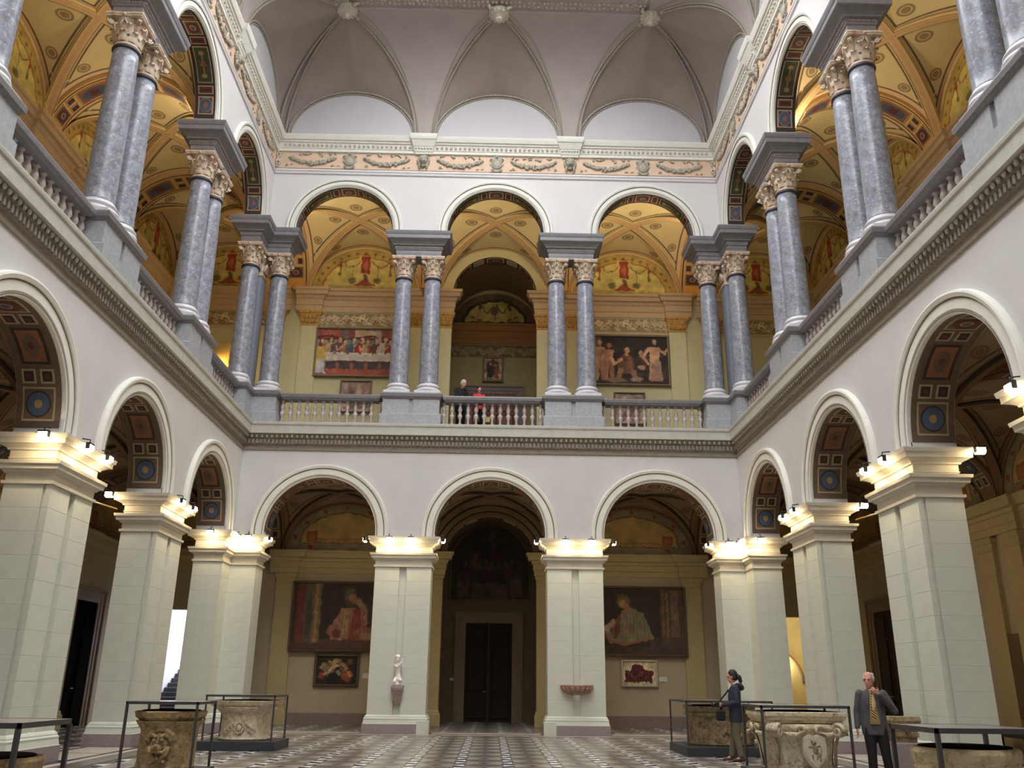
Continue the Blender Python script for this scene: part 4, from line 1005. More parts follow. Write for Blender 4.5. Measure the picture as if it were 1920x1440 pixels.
# ------------------------------------------------------------------ upper storey: pedestals, columns, entablature blocks, balustrades
def ped_mesh(poly_list, whole):
    mb = MB().mould(whole, [(9.34, .06), (9.70, .06), (9.73, .03), (9.735, 0)])
    for p in poly_list: mb.mould(p, [(9.7, 0), (10.24, 0)])
    return mb.mesh('pedestal_block', m_lpier), MB().mould(whole, [(10.22, .0), (10.24, .03), (10.28, .05), (10.30, .08), (10.40, .09), (10.44, .07)]).mesh('pedestal_top', m_rail), MB().mould([(x*.98, y) for x, y in whole], [(9.7, -.06), (10.23, -.06)]).mesh('pedestal_core', m_lpier)
R4 = lambda x0, x1, y0, y1: [(x0, y0), (x1, y0), (x1, y1), (x0, y1)]
pd_mid = ped_mesh([R4(-.93, -.07, -.14, .74), R4(.07, .93, -.14, .74)], R4(-.93, .93, -.14, .74))
lc = [(.14, -.14), (.93, -.14), (.93, .74), (-.74, .74), (-.74, -.93), (.14, -.93)]
pd_cor = ped_mesh([lc], lc)
def pedestal(pm, mw, label):
    o = link('pedestal', None, mw); tag(o, label, 'pedestal', 'pedestals under the balcony columns')
    for me, nm in zip(pm, ('block', 'top_slab', 'core')): link(nm, me, None, o)
# column
def col_meshes():
    b = MB(); b.cbox(-.43, .43, -.43, .43, 10.44, 10.55, .008)
    b.lathe([(.30, 10.55), (.42, 10.56), (.435, 10.60), (.42, 10.645), (.375, 10.66), (.36, 10.685), (.37, 10.71), (.395, 10.72), (.40, 10.745), (.385, 10.77), (.345, 10.78), (.335, 10.80), (.345, 10.83), (.30, 10.835)], 32)
    n = 14; sh = MB(); prof = [(.338, 10.83), (.321, 10.87)]+[(.320-.048*(t/n)**2.0, 10.87+3.78*t/n) for t in range(1, n+1)]
    sh.lathe(prof, 28)
    rg = MB().lathe([(.262, 14.64), (.30, 14.66), (.308, 14.69), (.30, 14.72), (.262, 14.73)], 28)
    c = MB(); c.lathe([(.262, 14.73), (.285, 14.735), (.29, 14.77), (.27, 14.79), (.265, 14.80), (.27, 15.0), (.29, 15.2), (.33, 15.34), (.37, 15.38)], 24)
    for tier, (zz, hh, rr, num, ph) in enumerate(((14.82, .22, .275, 8, 0), (14.98, .24, .285, 8, PI/8))):
        for i in range(num):
            a = 2*PI*i/num+ph; ca, sa = math.cos(a), math.sin(a); w0 = .085
            P3 = lambda r, t, z: (r*ca-t*sa, r*sa+t*ca, z)
            rows = [(rr, w0, zz), (rr+.02, w0*1.15, zz+hh*.4), (rr+.035, w0, zz+hh*.75), (rr+.085, w0*.7, zz+hh), (rr+.115, w0*.35, zz+hh*.93), (rr+.11, .01, zz+hh*.8)]
            vs = []
            for r, t, z in rows: vs += [P3(r, -t, z), P3(r+.025, 0, z+.005), P3(r, t, z)]
            c.add(vs, [f for j in range(len(rows)-1) for f in ((3*j, 3*j+1, 3*j+4, 3*j+3), (3*j+1, 3*j+2, 3*j+5, 3*j+4))], 0, True)
    for i in range(4):                          # corner volutes
        a = PI/4+PI/2*i; ca, sa = math.cos(a), math.sin(a)
        for e in (-.02, .02):
            pts = []
            for t in np.linspace(0, 8.5, 22):
                rr = .080*(1-t/11); r = .44-rr*math.cos(t)*-1*.9; pts.append((r*ca-e*sa, r*sa+e*ca, 15.30-rr*math.sin(t)))
            c.tube(pts, .020, 5)
        c.tube([(.30*ca, .30*sa, 15.08), (.33*ca, .33*sa, 15.24), (.40*ca, .40*sa, 15.35), (.46*ca, .46*sa, 15.33)], [.03, .035, .035, .03], 6)
        c.ball((.43*ca, .43*sa, 15.29), .05, 8, 5)
        b_ = a+PI/4                             # flower in the middle of each abacus side
        c.ball((.37*math.cos(b_), .37*math.sin(b_), 15.44), .055, 8, 6)
        for e in (-1, 1): c.tube([(.31*math.cos(b_)-e*.10*math.sin(b_), .31*math.sin(b_)+e*.10*math.cos(b_), 15.12), (.34*math.cos(b_)-e*.06*math.sin(b_), .34*math.sin(b_)+e*.06*math.cos(b_), 15.26), (.36*math.cos(b_)-e*.01*math.sin(b_), .36*math.sin(b_)+e*.01*math.cos(b_), 15.34)], [.018, .022, .016], 5)
    ab = []                                     # concave abacus
    for i in range(4):
        a0 = PI/4+PI/2*i
        for t in np.linspace(-1, 1, 7)[:-1]:
            th = a0+PI/4+t*PI/4; ab.append(((.385+.17*abs(t)**2)*math.cos(th), (.385+.17*abs(t)**2)*math.sin(th)))
    c.mould(ab, [(15.38, -.03), (15.40, 0), (15.43, 0), (15.44, .015), (15.49, .02), (15.50, 0)])
    return b.mesh('column_base', m_base), sh.mesh('column_shaft', m_marble), rg.mesh('astragal', m_ring), c.mesh('corinthian_capital', m_capital)
cm = col_meshes()
def column(x, y, label, r=0):
    o = link('column', None, T(x, y, 0, r)); tag(o, label, 'column', 'marble columns of the balcony')
    for me, nm in zip(cm, ('base', 'shaft', 'astragal', 'capital')): link(nm, me, None, o)
    return o
pp = MB().mould(R4(-.27, .27, -.27, .27), [(10.5, .06), (10.7, .06), (10.75, 0), (14.64, 0)]); pc_ = MB().mould(R4(-.27, .27, -.27, .27), [(14.66, .02), (14.74, .03), (14.76, 0), (15.1, .01), (15.3, .07), (15.4, .10), (15.5, .12)])
for s_ in (-1, 1):
    for q in (-1, 0, 1): pc_.tube([(q*.17, s_*.29, 14.85), (q*.17, s_*.34, 15.05), (q*.17, s_*.40, 15.12), (q*.17, s_*.38, 15.06)], [.06, .07, .05, .02], 6); pc_.tube([(s_*.29, q*.17, 14.85), (s_*.34, q*.17, 15.05), (s_*.40, q*.17, 15.12), (s_*.38, q*.17, 15.06)], [.06, .07, .05, .02], 6)
m_sq = M('square_pillar_grey', (140, 148, 164), .4, .08, 8)
me_sq, me_sqc = pp.mesh('square_shaft', m_sq), pc_.mesh('square_capital', m_capital)
E_BLK = [(15.50, 0), (15.60, 0), (15.61, .012), (15.72, .012), (15.74, .04), (15.78, .05), (15.87, .055), (15.89, .12), (15.93, .13), (16.0, .20), (16.06, .30), (16.08, .315), (16.20, .32), (16.21, .335), (16.28, .36), (16.34, .37)]
def ent_block(poly):
    mb = MB().mould(poly, E_BLK); 
    return mb
def dent_row(x0, x1, y, n, mb):
    for i in range(n):
        x = x0+(x1-x0)*(i+.5)/n; mb.box(x-.018, x+.018, y-.03, y+.02, 15.79, 15.86)
eb = ent_block(R4(-.78, .78, -.02, .62)); eb_me = eb.mesh('entablature', m_ent); dn = MB(); dent_row(-.82, .82, -.07, 26, dn); dn.v = dn.v; dn2 = MB(); dent_row(-.03, .63, 0, 10, dn2)
for s_ in (-1, 1): dn.add([(s_*(.83+y), x, z) for x, y, z in dn2.v], dn2.f)
dn_me = dn.mesh('dentil_row', m_dent_shade)
lce = [(.02, -.02), (.84, -.02), (.84, .62), (-.62, .62), (-.62, -.84), (.02, -.84)]
ebc_me = ent_block(lce).mesh('entablature_corner', m_ent)
m_up = emit('uplight_lamp', (1, .82, .55), 25)
def uplight(parent, mw):
    h = link('uplight_housing', me_uh, mw, parent); link('lamp_glass', me_ug, None, h)
    l = bpy.data.lights.new('uplight', 'SPOT'); l.energy = UP_W; l.color = (1, .80, .54); l.spot_size = 2.7; l.spot_blend = .6; l.shadow_soft_size = .12
    lo = bpy.data.objects.new('uplight_beam', l); COL.objects.link(lo); lo.parent = h; lo.location = (0, 0, .12); lo.rotation_euler = (PI-.35, 0, 0)
me_uh = MB().box(-.12, .12, -.07, .07, 0, .08).mesh('uplight_housing', m_black); me_ug = MB().box(-.10, .10, -.05, .05, .08, .09).mesh('lamp_glass', m_up)
def eblock(me, mw, label, dn_=True):
    o = link('entablature_block', me, mw); tag(o, label, 'entablature', 'grey entablature blocks on the columns')
    if dn_: q = link('dentil_row', dn_me, None, o); q['kind'] = 'stuff'
    return o
for sd in FR:
    for k, u in enumerate(PIERS[sd]):
        m = FR[sd] @ T(u); p0 = m.translation
        if sd == 'back': nm = ['back balcony, left of centre', 'back balcony, right of centre'][k]
        else: nm = '%s balcony, %s from back corner' % (sd, ORD[k])
        pedestal(pd_mid, m, 'twin grey pedestal, %s' % nm)
        for j, s_ in enumerate((-1, 1)):
            q = m @ Vector((s_*.505, .3, 0))
            if sd == 'back': w_ = ('left', 'right')[j]
            else: w_ = 'nearer' if (s_ < 0) == (sd == 'left') else 'farther'
            column(q.x, q.y, 'grey marble column, %s of pair, %s' % (w_, nm))
        eb_ = eblock(eb_me, m, 'dark grey entablature block, %s' % nm)
        if sd != 'back' and k > 3: continue
        uplight(eb_, T(.5, .84, 16.34)); 
for s_, nm in ((-1, 'left'), (1, 'right')):
    m = T(s_*W, D) @ (MX if s_ > 0 else Matrix.Identity(4))
    pedestal(pd_cor, m, 'L-shaped grey pedestal at the back %s corner of the balcony' % nm)
    column(s_*(W-.50), D+.3, 'grey marble column at the %s end of the back balcony, by the corner' % nm)
    column(s_*(W+.3), D-.50, 'grey marble column at the back end of the %s balcony, by the corner' % nm)
    o = link('square_pillar', me_sq, T(s_*(W+.3), D+.3)); tag(o, 'square blue grey pillar behind the columns in the back %s corner' % nm, 'pillar'); link('capital', me_sqc, None, o)
    eb_ = eblock(ebc_me, m, 'L-shaped dark grey entablature block in the back %s corner' % nm, False)
    uplight(eb_, T(.6, .80, 16.34))
# balustrades
bal = MB().cbox(-.055, .055, -.055, .055, 9.46, 9.52, .004).lathe([(.035, 9.52), (.045, 9.54), (.04, 9.56), (.030, 9.60), (.045, 9.68), (.078, 9.76), (.082, 9.80), (.060, 9.84), (.035, 9.86), (.05, 9.875), (.05, 9.89), (.035, 9.905), (.06, 9.94), (.074, 9.98), (.062, 10.04), (.040, 10.11), (.030, 10.16), (.045, 10.175), (.045, 10.19)], 14).cbox(-.05, .05, -.05, .05, 10.19, 10.22, .004)
bal_me = bal.mesh('baluster', m_balu)
rail_me = MB().mould(R4(-1.57, 1.57, .10, .44), [(10.22, .0), (10.24, .02), (10.27, .03), (10.29, .06), (10.38, .07), (10.42, .05)]).mesh('handrail', m_rail)
brail_me = MB().mould(R4(-1.62, 1.62, .08, .46), [(9.34, .05), (9.43, .05), (9.45, .0), (9.46, 0)]).mesh('bottom_rail', m_lpier)
for sd in FR:
    for k, u in enumerate(ARCH[sd]):
        if sd != 'back' and k > 4: continue
        if sd == 'back': nm = ['balustrade of the back balcony below the left arch', 'balustrade of the back balcony below the central arch, two people behind', 'balustrade of the back balcony below the right arch'][k]
        else: nm = 'balustrade section of the %s balcony, %s from the back corner' % (sd, ORD[k])
        o = link('balustrade', None, FR[sd] @ T(u)); tag(o, 'stone '+nm, 'balustrade', 'balustrade sections of the balcony')
        link('handrail', rail_me, None, o); link('bottom_rail', brail_me, None, o)
        for i in range(13): link('baluster', bal_me, T(-1.60+.2667*i, .27), o)

# ------------------------------------------------------------------ halogen spotlights on the pier capitals
m_lamp = emit('halogen_glass', (1.0, .80, .50), 60)
hs = MB().box(-.10, .10, -.05, .03, -.03, .10).tube([(0, .0, .1), (0, .0, .17), (0, .16, .19)], .012, 6)
me_house = hs.mesh('lamp_housing', m_black); me_glass = MB().box(-.085, .085, -.03, .05, -.05, -.03).add([(-.085, -.055, -.03), (.085, -.055, -.03), (.085, -.055, .06), (-.085, -.055, .06)], [(0, 1, 2, 3)]).mesh('lamp_glass', m_lamp)
def spot(mw, label):
    o = link('spotlight', me_house, mw); tag(o, label, 'lamp', 'small halogen lamps on the pier capitals'); g = link('lamp_glass', me_glass, None, o)
    l = bpy.data.lights.new('halogen', 'POINT'); l.energy = SPOT_W; l.color = (1, .72, .36); l.shadow_soft_size = .05
    lo = bpy.data.objects.new('halogen_light', l); COL.objects.link(lo); lo.parent = o; lo.location = (0, -.02, -.09)
for k, s_ in enumerate((-1, 1)):
    m = FR['back'] @ T(PIERS['back'][k]); nm = ('left', 'right')[k]
    for (u, v, r), w_ in ((((-.45 if k == 0 else -.31), -.30, 0), 'front face, left lamp'), (((.22 if k == 0 else .50), -.30, 0), 'front face, right lamp'), ((-1.22, -.1, -PI/2), 'left end'), ((1.22, -.1, PI/2), 'right end')):
        spot(m @ T(u, v, 5.60, r), 'lit halogen lamp on the capital of the %s middle pier, %s' % (nm, w_))
for s_, nm in ((-1, 'left'), (1, 'right')):
    for (x, y, r), w_ in (((-.30, -.30, 0), 'facing the back arches'), ((-.35 if s_ < 0 else -.2, -1.15, 0), 'on the end facing the viewer'), ((.55, -.30, 0), 'beside the back arch'), ((1.12, .1, PI/2), 'inside the back arch')):
        if w_ == 'facing the back arches': x = .22
        p = (s_*-1*x, y); spot(T(s_*W+p[0], D+y, 5.60, -s_*r), 'lit halogen lamp on the %s corner pier, %s' % (nm, w_))
for sd in ('left', 'right'):
    for k in range(3):
        m = FR[sd] @ T(PIERS[sd][k]); f = 1 if sd == 'left' else -1
        L = [((-.35*f, -.32, 0), 'front face, nearer lamp'), ((.55*f, -.32, 0), 'front face, farther lamp')]
        if k == 1 and sd == 'left': L.append(((-1.24, .12, -PI/2), 'end facing the viewer'))
        if not (k == 1 and sd == 'left'): L.append(((-1.20*f, 1.14, -f*PI/2), 'rear edge, aisle side'))
        for (u, v, r), w_ in L: spot(m @ T(u, v, 5.62, r), 'halogen lamp, %s side pier, %s from back, %s' % (sd, ORD[k], w_))
for sd in ('left', 'right'):
    a = FR[sd] @ Vector((PIERS[sd][0]-(1.1 if sd == 'left' else -1.1), .95, 5.30)); b = FR[sd] @ Vector((PIERS[sd][1]+(1.0 if sd == 'left' else -1.0), .75, 5.05))
    o = link('tie_rod', MB().tube([a, b], .02, 6).mesh('tie_rod', m_gold)); tag(o, 'thin gilt rod between two piers of the %s arcade' % sd, 'rod')
# ------------------------------------------------------------------ display plinths, wellheads and their protective frames
def plinth_frame(cx, cy, sx, sy, fx, fy, h, where, topz=.19):
    o = link('display_plinth', MB().cbox(-sx/2, sx/2, -sy/2, sy/2, 0, topz, .008).mesh('display_plinth', m_plinth), T(cx, cy)); tag(o, 'low dark plinth under the %s' % where, 'plinth', 'dark display plinths')
    f = link('display_table_frame', None, T(cx, cy)); tag(f, 'thin steel frame with flat top over the %s' % where, 'frame', 'steel frames over the wellheads')
    pl = MB().box(-fx/2+.02, fx/2-.02, -fy/2+.02, fy/2-.02, h-.012, h+.004).mesh('top_plate', m_plate); link('top_plate', pl, None, f)
    rim = MB()
    for a, b, c_, d_ in ((-fx/2, fx/2, -fy/2, -fy/2+.025), (-fx/2, fx/2, fy/2-.025, fy/2), (-fx/2, -fx/2+.025, -fy/2, fy/2), (fx/2-.025, fx/2, -fy/2, fy/2)): rim.box(a, b, c_, d_, h-.035, h+.006)
    link('top_rim', rim.mesh('top_rim', m_metal), None, f); lg = MB().box(-.017, .017, -.017, .017, topz, h-.03).mesh('frame_leg', m_metal)
    for a in (-1, 1):
        for b in (-1, 1): link('leg', lg, T(a*(fx/2-.017), b*(fy/2-.017)), f)
def ngon(r, n, ph): return [(r*math.cos(2*PI*k/n+ph), r*math.sin(2*PI*k/n+ph)) for k in range(n)]
def sq(a, b): return [(-a, -b), (a, -b), (a, b), (-a, b)]
def leafy(k, amp, z0, z1, veins=3):
    def f(t, z):
        q = (z-z0)/(z1-z0)
        if q < 0 or q > 1: return 0
        c = abs(math.cos(t*k/2)); return amp*(c**.6)*(.4+.9*math.sin(PI*min(1, q*1.1))**.7)+amp*.3*math.cos(t*k*veins)*(1-abs(q-.5))
    return f
def wellhead(cx, cy, body, mat, top, label, extra=None):
    o = link('wellhead', body.mesh('well_body', mat), T(cx, cy)); tag(o, label, 'wellhead', None)
    link('rim_slab', top.mesh('rim_slab', mat), None, o); 
    if extra:
        for nm, mb, mt in extra: link(nm, mb.mesh(nm, mt or mat), None, o)
    return o
def shade_disc(r, z): return ('hollow_shade', MB().lathe([(r, z), (r*.98, z+.012)], 24), m_dark)  # flat black disc painted as the shade inside the wellhead
def prof(zs): return [(r, z) for z, r in zs]
def dense(p, k=5):
    o = []
    for (r0, z0), (r1, z1) in zip(p, p[1:]): o += [(r0+(r1-r0)*i/k, z0+(z1-z0)*i/k) for i in range(k)]
    return o+[p[-1]]
# well with the lion mask, front left
lb = MB().lathe(dense([(.40, .19), (.42, .22), (.41, .26), (.405, .6), (.41, .74), (.45, .80), (.50, .86)]), 64, disp=lambda t, z: .012*math.sin(9*t+z*20)*math.sin(z*17))
mk = MB(); c = (.02, -.42, .56)
mk.ball(c, .13, 14, 9, 0, (1, .6, 1.2)); mk.ball((.02, -.53, .50), .07, 10, 7, 0, (1.1, .8, .8)); mk.ball((.02, -.58, .53), .03, 8, 5)
for s_ in (-1, 1): mk.ball((.02+s_*.055, -.50, .61), .032, 8, 5); mk.tube([(.02+s_*.02, -.52, .65), (.02+s_*.08, -.49, .68), (.02+s_*.13, -.45, .64)], [.025, .03, .02], 6); mk.tube([(.02+s_*.12, -.44, .52), (.02+s_*.11, -.46, .42), (.02+s_*.05, -.47, .34)], [.05, .045, .03], 6); mk.tube([(.02+s_*.02, -.55, .46), (.02+s_*.09, -.52, .45), (.02+s_*.13, -.48, .49)], [.022, .025, .015], 6)
for i in range(15):
    a = PI*.05+PI*.9*i/14; mk.tube([(.02+.13*math.cos(a), -.42, .58+.13*math.sin(a)), (.02+.2*math.cos(a), -.40, .60+.17*math.sin(a)), (.02+.22*math.cos(a+.2), -.38, .59+.2*math.sin(a+.2))], [.04, .035, .012], 5)
for i in range(5): mk.ball((.02+(i-2)*.045, -.46, .36-.02*abs(2-i)), .035, 6, 4)
tp = MB().mould(ngon(.50, 8, PI/8), [(.86, -.06), (.90, -.02), (.91, .0), (.985, .02), (1.0, .0)])
WA = (-4.72, 14.2); wellhead(*WA, lb, m_well_a, tp, 'brown carved stone wellhead with a lion mask, left front', [('lion_mask', mk, None), shade_disc(.42, 1.0)])
plinth_frame(*WA, 1.15, 1.05, 1.06, .92, 1.13, 'brown lion mask wellhead')
# pale round well, left back
WB = (-5.38, 21.1)
def relb(t, z): return .02*max(0, math.cos(t*6))*max(0, math.sin((z-.25)*9)) + .012*math.cos(t*18)*math.cos(z*30)
lb = MB().lathe(dense([(.53, .19), (.56, .22), (.53, .27), (.52, .60), (.53, .72), (.60, .78), (.68, .88)]), 72, disp=relb)
cr = MB().tube([(.0+.09*math.cos(t), -.55, .45+.11*math.sin(t)) for t in np.linspace(0, 2*PI, 17)], .018, 6).ball((0, -.55, .45), .06, 8, 6, 0, (1, .4, 1.2))
for s_ in (-1, 1):
    for k in range(3): cr.tube([(s_*(.14+.07*k)+.04*math.cos(t), -.545+.02*k, .5-.05*k+.05*math.sin(t)) for t in np.linspace(0, 5, 9)], .014, 5)
tp = MB().mould(sq(.66, .58), [(.84, -.10), (.90, -.04), (.93, .0), (1.0, .05), (1.015, .04)])
wellhead(*WB, lb, m_well_b, tp, 'pale round wellhead with flared square rim, left back', [('carved_crest', cr, None), shade_disc(.5, 1.015)])
plinth_frame(*WB, 1.68, 1.45, 1.52, 1.32, 1.13, 'pale round wellhead on the left')
# olive well behind the woman, right back
WD = (5.28, 20.9)
lb = MB().lathe(dense([(.70, .19), (.73, .23), (.70, .28), (.68, .5), (.70, .74), (.74, .80)]), 96, disp=leafy(10, .05, .26, .76))
tp = MB().mould(ngon(.80, 12, 0), [(.78, -.05), (.82, .0), (.86, .01), (.88, -.03), (.94, .0), (1.0, .03), (1.01, .01)])
bs_ = MB(); r_ = random.Random(2)
for i in range(26):
    a = -PI/2+r_.uniform(-1.1, 1.1); z = r_.uniform(.28, .7); bs_.ball((.72*math.cos(a), .72*math.sin(a), z), r_.uniform(.03, .06), 6, 4, 0, (1, 1, 1.4))
wellhead(*WD, lb, m_well_d, tp, 'dark olive stone wellhead behind the standing woman, right back', [('carved_foliage', bs_, None), shade_disc(.62, 1.01)])
plinth_frame(*WD, 1.95, 1.9, 1.9, 1.85, 1.12, 'dark olive wellhead behind the woman')
# capital shaped well with the shield
WE = (5.07, 15.08)
lb = MB().lathe(dense([(.53, .19), (.55, .22), (.53, .27), (.54, .5), (.60, .7), (.67, .82), (.64, .88)]), 80, disp=lambda t, z: .012*math.cos(8*t))
lv = MB()
for i in range(1):
    a = 0; ca, sa = math.cos(a), math.sin(a); w0 = .19
    rows = [(.53, w0*.75, .20), (.545, w0*.95, .38), (.565, w0*1.1, .55), (.61, w0*1.05, .68), (.70, w0*.8, .77), (.745, w0*.5, .75), (.74, .02, .70)]
    vs = []
    for r, t, z in rows:
        for q in (-1, -.5, 0, .5, 1): rr = r+.05*(1-abs(q))-.02*(abs(q) == .5); vs.append((rr*ca-q*t*sa, rr*sa+q*t*ca, z))
    lv.add(vs, [(5*j+k, 5*j+k+1, 5*j+k+6, 5*j+k+5) for j in range(len(rows)-1) for k in range(4)], 0, True)
vo = MB(); so_ = {}
for i in range(1):
    a = 0; ca, sa = math.cos(a), math.sin(a)
    for e in (-.07, -.02, .03, .08):
        vo.tube([((.72+.11*(1-t/11)*math.cos(t))*ca-e*sa, (.72+.11*(1-t/11)*math.cos(t))*sa+e*ca, .78+.12*(1-t/11)*math.sin(t)) for t in np.linspace(0, 8, 20)], .03, 6)
    vo.ball((.70*ca, .70*sa, .79), .09, 8, 6)
    for e in (-1, 1): b_ = e*.22; so_[e] = MB().tube([((.64+.07*(1-t/10)*1)*math.cos(b_+.12*(1-t/10)*math.cos(t)*e), (.64+.07*(1-t/10))*math.sin(b_+.12*(1-t/10)*math.cos(t)*e), .80+.07*(1-t/10)*math.sin(t)) for t in np.linspace(0, 7, 14)], .026, 6)
ab = []
for i in range(4):
    a0 = PI/4+PI/2*i
    for t in np.linspace(-1, 1, 9)[:-1]:
        th = a0+PI/4+t*PI/4; rr = .66+.22*abs(t)**1.8; ab.append((rr*math.cos(th), rr*math.sin(th)*.86))
tp = MB().mould(ab, [(.88, -.08), (.90, -.04), (.93, -.04), (.94, .0), (.99, .01), (1.0, .03), (1.05, .03), (1.06, .0)])
sh = MB(); op = [(-.17, .70), (-.06, .74), (0, .72), (.06, .74), (.17, .70), (.185, .55), (.17, .42), (.10, .31), (0, .23), (-.10, .31), (-.17, .42), (-.185, .55)]
sh.prism(op, -.70, -.60); sh.prism([(x*.86, (z-.5)*.86+.5) for x, z in op], -.715, -.69)
m_sh = M('shield_stone', (206, 196, 176), .8, .08, 14, bmp=.3)
rl = MB()
for x, z, r, sx, sz in ((0, .52, .045, 1, 1.5), (-.02, .62, .035, 1.2, 1), (-.05, .64, .02, 1, 1), (-.07, .56, .018, 2.2, .8), (.06, .57, .018, 2, .8), (.05, .45, .035, 1, 1), (-.05, .42, .018, .9, 2.4), (.07, .38, .018, .9, 2.2), (.02, .40, .016, .9, 1.8), (.09, .50, .014, .8, 3)): rl.ball((x, -.715, z), r, 8, 6, 0, (sx, .5, sz))
e_ = wellhead(*WE, lb, m_well_e, tp, 'large capital shaped wellhead with leaves and a shield, right front', [shade_disc(.5, 1.06)])
me_lv, me_vo = lv.mesh('acanthus_leaf', m_well_e), vo.mesh('volute', m_well_e)
for i in range(8): link('acanthus_leaf', me_lv, T(0, 0, 0, PI/8+PI/4*i), e_)
me_so = {e: so_[e].mesh('small_scroll', m_well_e) for e in so_}
for i in range(4):
    link('volute', me_vo, T(0, 0, 0, PI/4+PI/2*i), e_)
    for e in so_: link('small_scroll', me_so[e], T(0, 0, 0, PI/2*i), e_)
q = link('shield', sh.mesh('shield', m_sh), T(0, 0, 0, .06), e_); q['label'] = 'pale carved shield'; link('crest', rl.mesh('crest', m_well_d), None, q)
plinth_frame(*WE, 1.56, 1.22, 1.42, 1.10, 1.15, 'capital shaped wellhead with the shield')
# tan well, far right foreground
WF = (4.16, 7.96)
lb = MB().lathe(dense([(.34, .19), (.36, .22), (.35, .3), (.37, .6), (.40, .78), (.415, .86)]), 72, disp=leafy(8, .035, .3, .82))
tp = MB().mould(ngon(.425, 14, 0), [(.84, -.02), (.86, .0), (.93, .01), (.955, .0), (.97, -.02)])
wellhead(*WF, lb, m_well_f, tp, 'tan leaf carved wellhead at the right edge of the picture', [shade_disc(.37, .97)])
plinth_frame(*WF, .98, .98, .88, .88, 1.13, 'tan wellhead at the right edge')
WG = (-3.86, 7.52)
lb = MB().lathe(dense([(.33, .19), (.35, .22), (.34, .4), (.36, .6), (.40, .74)]), 64, disp=leafy(6, .03, .25, .7))
tp = MB().mould(ngon(.41, 16, 0), [(.72, -.02), (.76, .0), (.83, .015), (.86, .0)])
wellhead(*WG, lb, m_well_a, tp, 'brown wellhead with its opening painted black as shade, at the left edge of the picture', [shade_disc(.36, .86)])
plinth_frame(*WG, .98, .98, .88, .88, 1.12, 'brown wellhead at the left edge')
# carved capital fragment on a block by the right pier
o = link('stone_block', MB().cbox(-.28, .28, -.28, .28, 0, .52, .01).mesh('stone_block', m_purple), T(7.48, 16.6)); tag(o, 'plain grey block beside the right pier behind the man', 'plinth')
fr = MB().mould(sq(.18, .18), [(.52, 0), (.60, .0), (.62, .03), (.68, .03), (.70, .0), (.78, .05), (.80, .05), (.88, .08), (.95, .06)])
for i in range(4):
    a = PI/4+PI/2*i; fr.ball((.27*math.cos(a), .27*math.sin(a), .86), .07, 8, 6); fr.ball((.25*math.cos(a+PI/4), .25*math.sin(a+PI/4), .74), .06, 8, 6)
o = link('capital_fragment', fr.mesh('capital_fragment', m_well_d), T(7.48, 16.6)); tag(o, 'small weathered carved capital on the grey block behind the man', 'carving')
# rope post by the right doorway
o = link('rope_post', MB().lathe([(.14, 0), (.14, .02), (.03, .05), (.02, .1), (.02, .95), (.035, .97), (.0, 1.0)], 12).mesh('rope_post', m_black), T(10.75, 25.2)); tag(o, 'thin black rope post in the right aisle doorway', 'post')
link('cord', MB().tube([(0, 0, .9), (.5, -.3, .74), (1.1, -.6, .70), (1.8, -.9, .84)], .014, 6).mesh('cord', m_black), None, o)

# ------------------------------------------------------------------ pictures (generic painted compositions)
SK = (206, 160, 122)
def figure(c, x, y, s, robe, robe2, hair=(70, 48, 34), lean=0., arm=0):
    c.poly([(x-.20*s, y), (x-.17*s, y+.30*s), (x-.07*s+lean, y+.42*s), (x+.07*s+lean, y+.42*s), (x+.17*s, y+.30*s), (x+.21*s, y)], robe)
    c.poly([(x, y), (x+.02*s+lean, y+.40*s), (x+.10*s+lean, y+.38*s), (x+.2*s, y)], robe2, .8)
    c.el(x+lean, y+.44*s, .035*s, .05*s, SK, .3); c.el(x+lean*1.2, y+.53*s, .075*s, .085*s, hair, .3); c.el(x+lean*1.2+.015*s, y+.515*s, .055*s, .07*s, SK, .3)
    if arm: c.line([(x+.12*s*arm, y+.32*s), (x+.26*s*arm, y+.2*s), (x+.3*s*arm, y+.34*s)], .035*s, SK)
    for k in range(4): c.line([(x+(-.12+.08*k)*s, y+.28*s), (x+(-.15+.09*k)*s, y+.02*s)], .008*s, tuple(v*.7 for v in robe), .6)
def frame_pic(name, cv, wm, hm, fw, fmat, loc, label, cat='painting', depth=.08, group=None, rot=0):
    o = link(name, cv.mesh(name, wm, hm, m_paint), loc); tag(o, label, cat, group); f = MB()
    for a, b, c_, d_ in ((-wm/2-fw, -wm/2, -fw, hm+fw), (wm/2, wm/2+fw, -fw, hm+fw), (-wm/2, wm/2, -fw, 0), (-wm/2, wm/2, hm, hm+fw)):
        f.mould([(a, c_), (b, c_), (b, d_), (a, d_)], [(-.06, 0), (depth*.6, 0), (depth, -fw*.3)])
    f.v = [(x, -z, y) for x, y, z in f.v]; link('picture_frame', f.mesh('picture_frame', fmat), None, o)
    link('backing', MB().box(-wm/2, wm/2, .005, .06, 0, hm).mesh('backing', m_black), None, o); return o
m_fr_d = M('frame_brown', (98, 80, 62), .6, .1, 20); m_fr_g = M('frame_grey_gilt', (140, 128, 104), .6, .1, 20); m_fr_p = M('frame_pale', (204, 192, 168), .6, .06, 12)
YB = D+VB
